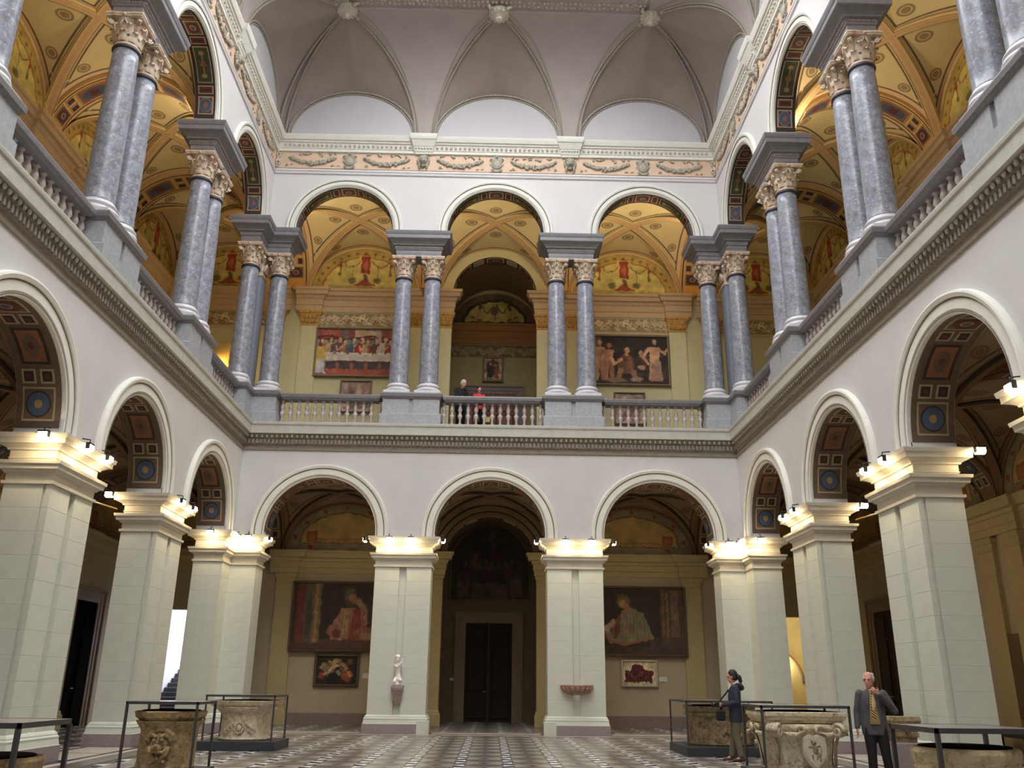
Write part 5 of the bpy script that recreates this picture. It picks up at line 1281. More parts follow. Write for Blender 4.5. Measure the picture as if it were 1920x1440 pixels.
# 1 upper left: company at a long white table
c = Canvas(200, 120, (150, 140, 128), 3.3/1.95); A = c.asp
c.rect(0, A, .78, 1, (150, 80, 66)); c.rect(.1, .5, .84, .98, (184, 96, 74)); c.rect(.75, 1.25, .82, .99, (196, 168, 128)); c.line([(A*k/12, .82+.03*math.sin(k)) for k in range(13)], .02, (112, 40, 36)); c.rect(0, A, .77, .80, (108, 42, 38))
c.rect(.62, 1.18, .52, .77, (104, 132, 118)); c.rect(.22, .34, .5, .76, (74, 74, 76)); c.rect(1.3, 1.42, .5, .76, (60, 56, 54)); c.rect(.5, .62, .45, .98, (120, 108, 112)); c.rect(1.18, 1.28, .45, .98, (168, 160, 148))
cols = [(150, 60, 48), (196, 168, 110), (112, 84, 90), (176, 118, 84), (84, 92, 110), (158, 44, 40), (180, 150, 120), (110, 70, 50), (196, 184, 168), (146, 66, 56), (90, 84, 60)]
for k in range(11): figure(c, .12+.152*k, .42, .62+.04*(k % 3), cols[k], cols[(k*4+3) % 11], lean=.02*((k % 3)-1), arm=(-1, 1, 0)[k % 3])
c.poly([(.16, .50), (A-.02, .48), (A-.02, .30), (.2, .32)], (208, 196, 182)); 
for k in range(12): c.line([(.2+.13*k, .45), (.2+.13*k, .33)], .004, (170, 156, 150), .5); c.el(.25+.125*k, .475, .03, .016, (160, 96, 66) if k % 2 else (232, 220, 200), .4)
c.rect(0, A, 0, .14, (166, 84, 66)); c.rect(.2, A, .14, .31, (86, 58, 52)); 
for k in range(10): c.el(.3+.14*k, .2, .04, .08, (136, 96, 80) if k % 2 else (70, 70, 84), .5)
c.poly([(0, .12), (.12, .1), (.2, .36), (.14, .62), (.03, .62), (0, .5)], (206, 172, 84)); c.poly([(.02, .05), (.2, .04), (.16, .34), (.04, .36)], (196, 196, 200)); c.el(.07, .66, .04, .055, (120, 70, 44), .3); c.grain(.03)
frame_pic('painting', c, 3.35, 1.95, .07, m_fr_g, T(-5.36, YB-.09, 12.82), 'wide painting of people at a white table, upper gallery left')
# 2 upper right: dark scene with pale figures
c = Canvas(200, 125, (46, 34, 30), 3.3/2.05); A = c.asp
for k in range(60): c.el(rng.uniform(0, A), rng.uniform(0, 1), rng.uniform(.03, .12), rng.uniform(.03, .12), tuple(rng.uniform(.5, 1.6)*np.array((48, 36, 30))), .8)
c.rect(.06, .34, .3, 1, (150, 128, 104), .6); 
def nude(x, y, s, col=SK, ln=0):
    c.el(x, y+.72*s, .05*s, .065*s, (90, 60, 44), .3); c.el(x+.01*s, y+.71*s, .04*s, .055*s, col, .3); c.poly([(x-.10*s, y+.62*s), (x+.10*s, y+.62*s), (x+.07*s+ln, y+.32*s), (x-.08*s+ln, y+.32*s)], col)
    c.line([(x-.04*s+ln, y+.34*s), (x-.07*s, y+.02*s)], .045*s, col); c.line([(x+.04*s+ln, y+.34*s), (x+.06*s, y)], .045*s, tuple(v*.85 for v in col)); c.line([(x-.1*s, y+.6*s), (x-.2*s, y+.42*s), (x-.12*s, y+.3*s)], .028*s, col)
nude(.30, .08, 1.12, (186, 140, 108)); nude(.48, .1, 1.0, (170, 120, 92))
figure(c, .82, .22, .95, (110, 74, 52), (150, 104, 70), arm=-1); c.line([(.7, .3), (.64, .08)], .05, (150, 108, 80)); c.line([(.92, .3), (.98, .06)], .05, (150, 108, 80)); figure(c, 1.08, .3, .7, (70, 52, 48), (96, 60, 48)); c.el(1.1, .36, .07, .05, (188, 150, 128), .4)
nude(1.36, .1, 1.12, (200, 156, 122)); c.poly([(1.26, .02), (1.52, .02), (1.46, .5), (1.28, .42)], (176, 136, 116)); c.line([(1.42, .76), (1.56, .66), (1.6, .74)], .03, (196, 150, 118)); c.rect(0, A, 0, .07, (66, 48, 38)); c.el(.6, .08, .2, .05, (128, 110, 84), .6); c.el(1.0, .1, .12, .05, (176, 150, 120), .6); c.grain(.035)
frame_pic('painting', c, 3.35, 2.0, .07, m_fr_g, T(5.28, YB-.09, 12.66), 'wide dark painting with pale standing figures, upper gallery right')
# small ones under them
for x, z, lb_, sd_ in ((-5.37, 11.35, 'small faded pink relief picture behind the balustrade, upper gallery left', 0), (5.37, 11.05, 'small faded pink relief picture behind the balustrade, upper gallery right', 1)):
    c = Canvas(60, 60, (170, 140, 124), 1.0); c.el(.62, .5, .26, .34, (146, 108, 90), .4); c.el(.6, .72, .12, .14, (186, 156, 136), .3); c.el(.4, .3, .14, .2, (132, 96, 80), .5); c.line([(.1, .1), (.9, .12)], .03, (120, 90, 80)); c.grain(.08)
    frame_pic('painting', c, 1.12, 1.2, .06, m_fr_g, T(x, YB-.09, z), lb_)
c = Canvas(60, 80, (196, 170, 130), .8); c.el(.38, .56, .30, .38, (70, 48, 38), .3); c.el(.3, .70, .10, .12, (150, 104, 76), .3); c.el(.52, .66, .09, .11, (170, 120, 88), .3); c.poly([(.1, .1), (.42, .1), (.4, .62), (.2, .62)], (58, 46, 46)); c.poly([(.44, .08), (.68, .08), (.62, .6), (.46, .6)], (140, 76, 50)); c.rect(0, .8, 0, .07, (150, 130, 76)); c.grain(.06)
frame_pic('painting', c, .74, 1.0, .09, m_fr_g, T(-.03, YB+NV-.09, 14.02), 'small framed portrait pair high on the niche wall above the red door')
# lower left: seated robed man
c = Canvas(190, 130, (52, 44, 34), 3.3/2.3); A = c.asp
c.rect(0, .10, 0, 1, (70, 48, 38)); c.rect(.05, .17, .05, 1, (122, 56, 46)); c.rect(.17, .30, .08, 1, (104, 92, 72)); c.el(.24, .5, .05, .3, (72, 66, 50), .5); c.rect(.30, .42, .05, 1, (128, 104, 66)); c.rect(.33, .37, .1, 1, (164, 132, 84)); c.rect(0, A, 0, .10, (96, 62, 52)); c.rect(.42, A, .04, .16, (104, 64, 52))
c.el(1.1, .55, .30, .26, (62, 56, 40), .3)
c.poly([(.58, .14), (.62, .42), (.74, .62), (.94, .64), (1.08, .55), (1.14, .32), (1.2, .14)], (176, 128, 98)); c.poly([(.86, .14), (.92, .62), (1.06, .6), (1.14, .3), (1.2, .16)], (152, 62, 52)); c.poly([(.7, .2), (.78, .6), (.84, .6), (.82, .2)], (186, 158, 106)); c.el(.64, .28, .11, .10, (172, 112, 92), .3); c.el(.68, .24, .06, .07, (120, 52, 52), .3)
c.line([(1.1, .4), (1.06, .62), (.98, .74)], .05, (178, 130, 98)); c.el(.86, .80, .10, .12, (92, 86, 66), .3); c.el(.89, .76, .065, .085, (176, 116, 84), .3); c.el(.86, .69, .05, .04, (84, 72, 58), .4); c.el(1.12, .24, .17, .10, (170, 110, 88), .3); c.el(1.14, .21, .12, .06, (190, 142, 108), .4)
for k in range(8): c.line([(.72+.05*k, .55), (.68+.06*k, .2)], .007, (116, 66, 56), .6)
c.a = c.a*.82+np.array((58, 46, 36))*.18; c.grain(.035); frame_pic('painting', c, 3.36, 2.28, .08, m_fr_d, T(-5.33, YB-.20, 2.50), 'large dark painting of a robed seated man with raised hand, lower left')
# lower right: pale robed youth
c = Canvas(190, 130, (54, 44, 34), 3.3/2.3); A = c.asp
c.rect(A-.36, A, 0, 1, (92, 70, 54)); c.rect(A-.34, A-.30, .22, 1, (136, 92, 50)); c.rect(A-.27, A-.24, .25, .95, (140, 128, 84)); c.rect(A-.20, A-.08, .25, .98, (128, 98, 84)); c.rect(0, A, 0, .12, (72, 56, 46)); c.rect(A-.55, A, 0, .26, (86, 66, 62), .7)
c.poly([(.28, .20), (.34, .45), (.48, .66), (.64, .70), (.80, .62), (.90, .40), (.95, .24), (.6, .14)], (140, 134, 98)); c.el(.50, .80, .10, .11, (112, 96, 70), .3); c.el(.49, .76, .055, .075, (180, 128, 84), .3); c.line([(.55, .72), (.60, .64)], .045, (176, 122, 80)); c.poly([(.34, .22), (.36, .5), (.46, .62), (.44, .3)], (132, 66, 52)); c.line([(.34, .48), (.24, .38), (.30, .18)], .04, (186, 158, 124)); c.el(.56, .36, .08, .03, (176, 116, 90), .3, -.6)
c.line([(.28, .2), (.5, .14), (.92, .24)], .02, (168, 106, 66)); c.el(.12, .28, .10, .10, (160, 118, 72), .4); c.el(.1, .24, .12, .06, (130, 84, 56), .4)
for k in range(9): c.line([(.46+.05*k, .62), (.4+.06*k, .22)], .006, (104, 98, 72), .6)
c.a = c.a*.82+np.array((58, 46, 36))*.18; c.grain(.035); frame_pic('painting', c, 3.36, 2.28, .08, m_fr_d, T(5.36, YB-.20, 2.46), 'large dark painting of a young figure in a pale robe, lower right')
# small ones below
c = Canvas(110, 80, (44, 34, 26), 1.45); 
for x, y, rr, cc in ((.25, .62, .14, (150, 116, 76)), (.5, .78, .11, (196, 160, 84)), (.45, .5, .2, (140, 118, 92)), (.72, .72, .2, (172, 140, 96)), (.78, .62, .13, (40, 32, 28)), (.8, .4, .1, (160, 150, 128)), (1.1, .3, .2, (178, 90, 50)), (1.0, .6, .14, (150, 100, 70)), (1.2, .8, .1, (110, 70, 52)), (.2, .3, .12, (120, 50, 40)), (.6, .16, .22, (24, 18, 16))): c.el(x, y, rr, rr*1.1, cc, .35)
c.line([(.3, .36), (.6, .58), (.9, .76), (1.2, .3)], .04, (190, 150, 104)); c.grain(.08)
frame_pic('painting', c, 1.40, .92, .09, m_fr_d, T(-5.33, YB-.08, 1.34), 'small dark painting of crowded figures below the large one, lower left')
c = Canvas(100, 70, (214, 196, 160), 1.42); c.poly([(.10, .12), (.10, .62), (.34, .62), (.42, .82), (.56, .88), (.66, .84), (.72, .88), (.86, .86), (.96, .66), (1.3, .62), (1.3, .12)], (96, 34, 36))
for k in range(16): c.el(.16+.075*k, .4+.1*math.sin(k*2.2), .035, .1, (128, 60, 52) if k % 2 else (60, 26, 28), .5)
c.grain(.06); frame_pic('painting', c, 1.16, .78, .07, m_fr_p, T(5.37, YB-.08, 1.42), 'red fragment picture in a pale mount, lower right')
# niche: dark fresco with arched top
A_, Hh = 1.62, 3.0; c = Canvas(150, 140, (56, 46, 38), 2*A_/Hh); a = c.asp/2
c.rect(.10, .26, .03, .34, (92, 72, 56)); c.rect(c.asp-.26, c.asp-.10, .03, .34, (92, 72, 56)); c.rect(.30, c.asp-.3, .0, .22, (84, 70, 54)); 
SK = (92, 72, 58)
for k in range(9): figure(c, .2+.09*k, .26+.03*(k % 2), .42, [(66, 50, 44), (88, 44, 38), (54, 60, 54)][k % 3], (70, 56, 44), lean=0)
figure(c, a, .55, .62, (40, 40, 52), (92, 46, 40)); c.rect(a-.24, a-.17, .42, .62, (100, 76, 54)); c.rect(a-.2, a+.22, .40, .43, (96, 74, 50)); c.grain(.05)
fo = frame_pic('fresco', c, 2*A_, Hh, .0001, m_niche, T(0, YB+NV-.03, 4.62), 'dark arched fresco above the lower door', 'painting')
for ch in list(fo.children): bpy.data.objects.remove(ch)
me = c.mesh('fresco', 2*A_, Hh, m_paint, lambda x, z: (z < 1.38) | ((x/A_)**2+((z-1.38)/1.62)**2 <= 1)); fo.data = me
link('fresco_border', MB().tube([(-A_, -.02, 0), (-A_, -.02, 1.38)]+[(-A_*math.cos(PI*i/24), -.02, 1.38+1.62*math.sin(PI*i/24)) for i in range(1, 24)]+[(A_, -.02, 1.38), (A_, -.02, 0), (-A_, -.02, 0)], .05, 6).mesh('fresco_border', m_niche_v), None, fo)
# wall labels
m_label = M('label_white', (226, 220, 208), .6, .02)
for x, z, yy, lb_ in ((-4.28, 1.62, YB, 'small white wall label beside the small dark painting'), (6.22, 1.62, YB, 'small white wall label beside the red fragment picture'), (-1.42, 1.55, YB+NV, 'small pale switch plate beside the dark door')):
    s_ = .09 if 'switch' in lb_ else .14; o = link('wall_label', MB().cbox(-s_, s_, -.03, 0, -s_*.6, s_*.6, .004).mesh('wall_label', m_label), T(x, yy-.001, z)); tag(o, lb_, 'label')
# yellow panel painted as lamp-lit wall, with its lamp, in the upper left corner bay
o = link('lit_wall_panel', MB().cbox(-.7, .7, -.06, 0, 0, 1.7, .01).mesh('lit_wall_panel', M('lit_wall_yellow', (226, 196, 116), .7, .05)), T(-11.15, YB-.01, 12.4)); tag(o, 'yellow panel standing in for lit wall in the upper left corner of the gallery', 'board')
o = link('picture_lamp', MB().tube([(0, 0, 0), (0, -.3, .1), (0, -.34, .05)], .02, 6).box(-.08, .08, -.42, -.28, -.02, .05).mesh('picture_lamp', m_black), T(-11.0, YB-.07, 13.2)); tag(o, 'small orange lit lamp on the panel standing in for lit wall', 'lamp')
link('lamp_glass', MB().box(-.07, .07, -.41, -.29, -.03, -.02).mesh('lamp_glass', m_lamp), None, o)
l = bpy.data.lights.new('lit_wall_light', 'POINT'); l.energy = 40; l.color = (1, .65, .28); l.shadow_soft_size = .05; lo = bpy.data.objects.new('lit_wall_light', l); COL.objects.link(lo); lo.parent = o; lo.location = (0, -.36, -.12)
# lamp in the side room, and an arched outline painted on its wall
o = link('wall_lamp', MB().lathe([(.02, -.02), (.09, .0), (.1, .05), (.03, .1)], 12).mesh('wall_lamp', m_gold), T(11.72, 36.4, 2.10)); tag(o, 'glowing wall lamp in the cream room beyond the right aisle', 'lamp')
link('lamp_globe', MB().ball((0, 0, .2), .12, 14, 10).mesh('lamp_globe', m_lamp), None, o); link('bracket', MB().tube([(0, 0, 0), (0, .2, -.05)], .02, 6).mesh('bracket', m_gold), None, o)
o = link('arch_moulding', MB().tube([(1.3*math.cos(t), 0, 1.3*math.sin(t)) for t in np.linspace(0, PI, 25)], .06, 6).mesh('arch_moulding', m_doorframe), T(11.35, 36.55, 1.55)); o['kind'] = 'structure'; o.name = 'trim_7'
# brown board and dark bench in the right aisle
o = link('brown_board', MB().cbox(-1.6, 1.6, -.10, 0, .74, 2.72, .02).mesh('brown_board', M('board_brown', (108, 82, 58), .8, .06)), FR['right'] @ T(-1.9, VB-.01)); tag(o, 'plain brown board on the right aisle wall', 'board')
o = link('dark_bench', MB().cbox(-1.2, 1.2, -.9, -.4, .36, .44, .01).mesh('bench_seat', m_black), FR['right'] @ T(-2.2, VB-.01)); tag(o, 'long black bench against the right aisle wall', 'bench')
for x in (-1.1, 1.1): link('leg', MB().cbox(x-.05, x+.05, -.88, -.42, 0, .36, .005).mesh('bench_leg', m_black), None, o)
# stone basin on the right middle pier
bs = MB(); n = 18; rows = [(.10, 1.12), (.26, 1.16), (.40, 1.24), (.48, 1.33), (.50, 1.38), (.50, 1.41), (.45, 1.41), (.40, 1.33), (.1, 1.25)]
for r, z in rows: bs.v += [(r*math.cos(PI+PI*i/n), .85*r*math.sin(PI+PI*i/n), z) for i in range(n+1)]
for j in range(len(rows)-1):
    for i in range(n): bs.f.append((j*(n+1)+i, j*(n+1)+i+1, (j+1)*(n+1)+i+1, (j+1)*(n+1)+i)); bs.mi.append(0); bs.sm.append(True)
m_basin = M('basin_red_marble', (176, 138, 122), .45, .15, 12)
o = link('stone_basin', bs.mesh('stone_basin', m_basin), T(B/2, D)); tag(o, 'reddish half-round stone basin on the right middle pier', 'basin')
for k in range(9):
    a = PI+PI*(k+.5)/9; link('flute', MB().tube([(.14*math.cos(a), .12*math.sin(a), 1.13), (.36*math.cos(a), .31*math.sin(a), 1.2), (.49*math.cos(a), .42*math.sin(a), 1.34)], [.015, .03, .03], 6).mesh('flute', m_basin), None, o)
# notices on stands on the balcony
m_yel = M('notice_yellow', (240, 222, 120), .6, .03); m_brn = M('stand_brown', (120, 76, 50), .6, .08)
for x, w_ in ((-.52, 'left'), (-.20, 'right')):
    o = link('notice_stand', MB().cbox(-.10, .10, -.05, .05, 9.50, 9.84, .01).mesh('stand', m_brn), T(x, 28.55)); tag(o, 'small brown stand with yellow notice on the balcony, %s of two' % w_, 'sign')
    link('notice', MB().box(-.12, .12, -.07, -.05, 9.84, 10.02).mesh('notice', m_yel), None, o)
# ------------------------------------------------------------------ people and the marble child
m_skin = M('skin', (206, 152, 128), .6, .05, 8); m_skin2 = M('skin_pale', (214, 150, 136), .6, .05, 8)
def blob(name, mb, voxel, mat, smooth=3):
    me = mb.mesh(name+'_src', mat); o = bpy.data.objects.new('tmp', me); COL.objects.link(o)
    r = o.modifiers.new('r', 'REMESH'); r.mode = 'VOXEL'; r.voxel_size = voxel
    s = o.modifiers.new('s', 'SMOOTH'); s.factor = .6; s.iterations = smooth
    dg = bpy.context.evaluated_depsgraph_get(); ev = o.evaluated_get(dg)
    out = bpy.data.meshes.new_from_object(ev); out.name = name; bpy.data.objects.remove(o)
    out.polygons.foreach_set('use_smooth', [True]*len(out.polygons))
    if not out.materials: out.materials.append(mat)
    return out
def limb(mb, pts, rs, n=12, flat=1.):
    mb.tube(pts, rs, n, 0, True, flat)
    for p, r in ((pts[0], rs[0]), (pts[-1], rs[-1])): mb.ball(p, r*.98, n, 8)
    for p, r in zip(pts[1:-1], rs[1:-1]): mb.ball(p, r*.98, n, 8)
def hand(mb, wr, d, side, curl=.5, s=1.):
    """wr wrist, d direction of the palm, side thumb direction"""
    wr, d, side = Vector(wr), Vector(d).normalized(), Vector(side).normalized(); side = (side-d*side.dot(d)).normalized(); nrm = d.cross(side)
    pc = wr+d*.045*s
    for q in (-.027, -.009, .009, .027): limb(mb, [wr+d*.01+side*q*.7*s, wr+d*.085*s+side*q*s], [.014*s, .012*s], 8)
    for q, L in ((.028, .068), (.0095, .078), (-.0095, .072), (-.028, .056)):
        b = wr+d*.088*s+side*q*s*1.05; c1 = b+(d*math.cos(curl*.6)+nrm*math.sin(curl*.6))*L*.45*s; c2 = c1+(d*math.cos(curl*1.5)+nrm*math.sin(curl*1.5))*L*.32*s; c3 = c2+(d*math.cos(curl*2.3)+nrm*math.sin(curl*2.3))*L*.25*s
        limb(mb, [b, c1, c2, c3], [.0095*s, .009*s, .008*s, .007*s], 7)
    t0 = wr+d*.025*s+side*.028*s; t1 = t0+(d*.6+side*.75+nrm*.25)*.035*s; t2 = t1+(d*.9+side*.25+nrm*.4)*.03*s
    limb(mb, [t0, t1, t2], [.013*s, .010*s, .009*s], 7)
def head(mb, c, yaw=0., pitch=0.):
    """face looks to -y before the turn"""
    b = len(mb.v)
    mb.ball((0, .01, .03), .092, 18, 12, 0, (.86, 1.05, 1.12)); mb.ball((0, -.025, -.045), .068, 14, 10, 0, (.86, .95, .95)); mb.ball((0, -.055, -.090), .030, 10, 8, 0, (1.1, .9, .8))
    mb.tube([(0, -.088, .028), (0, -.104, .0), (0, -.115, -.022), (0, -.092, -.030)], [.010, .013, .016, .010], 8)
    for s_ in (-1, 1): mb.ball((s_*.014, -.098, -.024), .010, 8, 6); mb.ball((s_*.083, .012, -.005), .020, 8, 7, 0, (.45, .8, 1.4)); mb.tube([(s_*.012, -.088, .034), (s_*.036, -.086, .040), (s_*.056, -.070, .034)], [.008, .009, .007], 6)
    mb.tube([(-.024, -.085, -.055), (0, -.092, -.053), (.024, -.085, -.055)], [.006, .008, .006], 6); mb.tube([(-.02, -.085, -.064), (0, -.090, -.066), (.02, -.085, -.064)], [.006, .008, .006], 6)
    m = Matrix.Translation(c) @ Matrix.Rotation(yaw, 4, 'Z') @ Matrix.Rotation(pitch, 4, 'X'); mb.xf(m, b); return m
def eyes(m, parent):
    e = MB()
    for s_ in (-1, 1): e.ball((s_*.031, -.0845, .016), .0075, 10, 8, 0, (1.3, .6, .8))
    e.xf(m); o = link('eyes', e.mesh('eyes', m_black), None, parent); return o
def shoe(mb, an, d):
    an = Vector(an); d = Vector(d).normalized(); mb.ball(an+Vector((0, 0, -.03)), .045, 10, 8, 0, (1, 1, .9))
    limb(mb, [an+Vector((0, 0, -.045))-d*.03, an+Vector((0, 0, -.055))+d*.07, an+Vector((0, 0, -.065))+d*.16], [.036, .036, .028], 10)
def person(label, loc, rot, H, spec):
    k = H/1.72
    o = link('person', None, T(*loc, rot) @ Matrix.Scale(k, 4)); tag(o, label, 'person')
    b = MB(); J = spec
    # body: one skin
    b.tube([(0, 0, .88), (0, 0, 1.0), (0, -.01, 1.15), (0, 0, 1.30), (0, .01, 1.40), (0, .01, 1.44)], [.105, .10, .095, .105, .085, .05], 16, 0, True, 1.55); b.ball((0, 0, .92), .11, 14, 10, 0, (1.45, 1, 1))
    hd = Vector(J['head']); limb(b, [(0, .015, 1.38), hd+Vector((0, .02, -.07))], [.06, .052])
    hm = head(b, hd, J.get('hyaw', 0), J.get('hpitch', 0))
    for s_, A in ((1, J['armL']), (-1, J['armR'])):
        sh, el, wr = Vector((s_*.175, .01, 1.39)), Vector(A[0]), Vector(A[1])
        limb(b, [sh, sh.lerp(el, .5), el], [.052, .046, .038]); limb(b, [el, el.lerp(wr, .4), wr], [.038, .038, .024]); hand(b, wr, A[2], A[3], A[4])
    for s_, L in ((1, J['legL']), (-1, J['legR'])):
        hp, kn, an = Vector((s_*.09, 0, .88)), Vector(L[0]), Vector(L[1])
        limb(b, [hp, hp.lerp(kn, .5), kn], [.085, .072, .052]); limb(b, [kn, kn.lerp(an, .35), an], [.052, .052, .036]); limb(b, [an, an+Vector((0, -.10, -.055))], [.034, .028])
    vx = J.get('voxel', .0085)
    link('body', blob('body', b, vx, J.get('skin', m_skin)), None, o); eyes(hm, o)
    # trousers
    t = MB(); t.tube([(0, 0, .80), (0, 0, .92), (0, 0, 1.02)], [.112, .112, .100], 16, 0, True, 1.5)
    for s_, L in ((1, J['legL']), (-1, J['legR'])):
        hp, kn, an = Vector((s_*.09, 0, .88)), Vector(L[0]), Vector(L[1])+Vector((0, 0, .0))
        limb(t, [hp, hp.lerp(kn, .5), kn, kn.lerp(an, .5), an.lerp(kn, .06)], [.102, .09, .074, .070, .066])
        for q in (.55, .75, .9): p = kn.lerp(an, q); t.ball(p, .073, 12, 5, 0, (1, 1, .25))
    link('trousers', blob('trousers', t, .012, J['trousers'], 2), None, o)
    for L in (J['legL'], J['legR']):
        s = MB(); shoe(s, L[1], L[2] if len(L) > 2 else (0, -1, 0)); link('shoe', blob('shoe', s, .008, J['shoes'], 1), None, o)
    # jacket
    c = MB(); hem = J.get('hem', .80)
    oy = J.get('open', 0)
    c.tube([(0, oy, hem), (0, oy, hem+.12), (0, oy-.005, 1.08), (0, oy-.005, 1.22), (0, oy+.005, 1.34), (0, .01, 1.43), (0, .012, 1.46)], [.135, .138, .125, .13, .125, .085, .055], 18, 0, True, 1.5)
    for s_, A in ((1, J['armL']), (-1, J['armR'])):
        sh, el, wr = Vector((s_*.18, .01, 1.39)), Vector(A[0]), Vector(A[1]); w2 = el.lerp(wr, .92)
        limb(c, [sh, sh.lerp(el, .5), el, el.lerp(w2, .5), w2], [.070, .062, .056, .050, .044])
    link(J.get('coatname', 'jacket'), blob('jacket', c, .012, J['jacket'], 2), None, o)
    for nm, fn, mt, vx2 in J.get('extra', []):
        e = MB(); fn(e, hm, hd); link(nm, blob(nm, e, vx2, mt, 1) if vx2 else e.mesh(nm, mt), None, o)
    return o
def hair_cap(e, m, hd, back=0., low=-.02, tail=False):
    b = len(e.v); e.ball((0, .028, .05), .098, 18, 12, 0, (.90, 1.03, 1.08)); 
    for s_ in (-1, 1): e.ball((s_*.06, .035, -.005), .05, 10, 8, 0, (.6, 1, 1.3))
    e.ball((0, .07, -.01), .06, 10, 8, 0, (1.2, .8, 1.2))
    if tail: limb(e, [(0, .11, .02), (0, .15, -.02), (0, .155, -.10), (0, .13, -.16)], [.035, .045, .04, .018])
    e.xf(m, b)
m_navy = M('jacket_navy', (46, 50, 68), .8, .12, 10); m_khaki = M('trousers_khaki', (108, 102, 84), .85, .12, 10); m_boot = M('shoe_brown', (86, 56, 42), .6, .1); m_hair = M('hair_dark', (34, 28, 32), .6, .1, 30)
m_white2 = M('hood_lining', (220, 214, 216), .9, .04); m_suit = M('suit_grey', (84, 82, 86), .85, .10, 30); m_blk = M('trousers_black', (26, 24, 26), .85, .1); m_shirt = M('shirt_sand', (204, 178, 128), .8, .05)
m_greyh = M('hair_grey', (186, 186, 190), .8, .06, 30); m_bc = M('coat_black', (22, 22, 26), .85, .1); m_redc = M('coat_red', (200, 60, 58), .8, .08); m_shoeb = M('shoe_black', (20, 18, 18), .35, .05)
m_tie, nt_, bs_t = newmat('striped_tie'); tc_, x_, y_, z_ = coords(nt_)
nt_.links.new(mix(nt_, ((x_*.8+z_).mod(.045)).gt(.022), lin((196, 160, 84)), lin((44, 40, 40))).k, bs_t.inputs['Base Color'])
# woman with a camera
def hood(e, m, hd): limb(e, [(-.10, .06, 1.46), (-.06, .12, 1.44), (0, .15, 1.40), (.06, .12, 1.44), (.10, .06, 1.46)], [.04, .055, .06, .055, .04])
def lining(e, m, hd): limb(e, [(-.085, .03, 1.49), (-.05, .10, 1.475), (0, .125, 1.45), (.05, .10, 1.475), (.085, .03, 1.49), (.06, -.06, 1.44), (.035, -.11, 1.36)], [.02, .03, .034, .03, .02, .018, .014]); limb(e, [(-.085, .03, 1.49), (-.06, -.06, 1.44), (-.035, -.11, 1.36)], [.02, .018, .014])
def cam_(e, m, hd): e.cbox(-.07, .07, -.385, -.325, 1.02, 1.11, .008); e.tube([(0, -.38, 1.065), (0, -.48, 1.06)], [.042, .046], 14); e.cbox(-.03, .03, -.375, -.335, 1.11, 1.14, .005)
def strap(e, m, hd): e.tube([(.07, -.34, 1.10), (.10, -.16, 1.30), (.075, -.03, 1.475), (0, .075, 1.485), (-.075, -.03, 1.475), (-.10, -.16, 1.30), (-.07, -.34, 1.10)], .009, 5)
def bag(e, m, hd): e.cbox(-.10, .12, -.40, -.22, .76, .97, .03); e.tube([(0, -.3, .97), (.02, -.26, 1.05)], .02, 6)
wp = person('woman with dark ponytail and navy hooded jacket holding a camera, by the olive wellhead', (5.12, 18.9, 0), -1.72, 1.72, dict(
    head=(0, -.03, 1.605), hyaw=-.15, hpitch=.15, armL=((.25, .02, 1.12), (.06, -.27, 1.06), (-.3, -1, .1), (0, -.2, 1), .9), armR=((-.25, .02, 1.12), (-.06, -.27, 1.05), (.3, -1, .1), (0, -.2, 1), .9),
    legL=((.10, -.02, .47), (.11, .05, .09)), legR=((-.10, -.05, .47), (-.10, -.12, .09)), trousers=m_khaki, shoes=m_boot, jacket=m_navy, hem=.74,
    extra=[('hair', lambda e, m, hd: hair_cap(e, m, hd, tail=True), m_hair, .008), ('hood', hood, m_navy, .012), ('hood_lining', lining, m_white2, .010), ('shoulder_bag', bag, m_bc, 0)]))
cm_ = MB(); cam_(cm_, None, None); k_ = 1.0
o = link('hand_camera', cm_.mesh('hand_camera', m_black), T(5.12, 18.9, 0, -1.72)); tag(o, 'black camera held by the woman in the navy jacket', 'camera')
sm_ = MB(); strap(sm_, None, None); link('strap', sm_.mesh('strap', m_black), None, o)
# elderly man, hand to his chin
def tie(e, m, hd): e.add([(-.02, -.125, 1.45), (.02, -.125, 1.45), (.042, -.172, 1.2), (.045, -.172, 1.05), (0, -.170, .98), (-.045, -.172, 1.05), (-.042, -.172, 1.2)], [(0, 1, 2, 3, 4, 5, 6)])
def shirt(e, m, hd): e.tube([(0, -.012, .93), (0, -.014, 1.10), (0, -.018, 1.25), (0, -.012, 1.36), (0, .0, 1.45)], [.146, .146, .146, .130, .085], 16, 0, True, .74)
def lapel(e, m, hd):
    for s_ in (-1, 1): e.add([(s_*.05, -.10, 1.47), (s_*.11, -.12, 1.36), (s_*.085, -.158, 1.20), (s_*.10, -.155, 1.0), (s_*.075, -.162, 1.0), (s_*.055, -.165, 1.2), (s_*.03, -.13, 1.42)], [(0, 1, 2, 3, 4, 5, 6)])
def fringe(e, m, hd):
    b = len(e.v)
    for s_ in (-1, 1): e.ball((s_*.068, .03, .02), .046, 10, 8, 0, (.6, 1.2, 1.2)); e.ball((s_*.045, .05, .08), .05, 10, 8, 0, (.8, 1, .7))
    e.ball((0, .075, .02), .066, 10, 8, 0, (1.2, .7, 1)); e.xf(m, b)
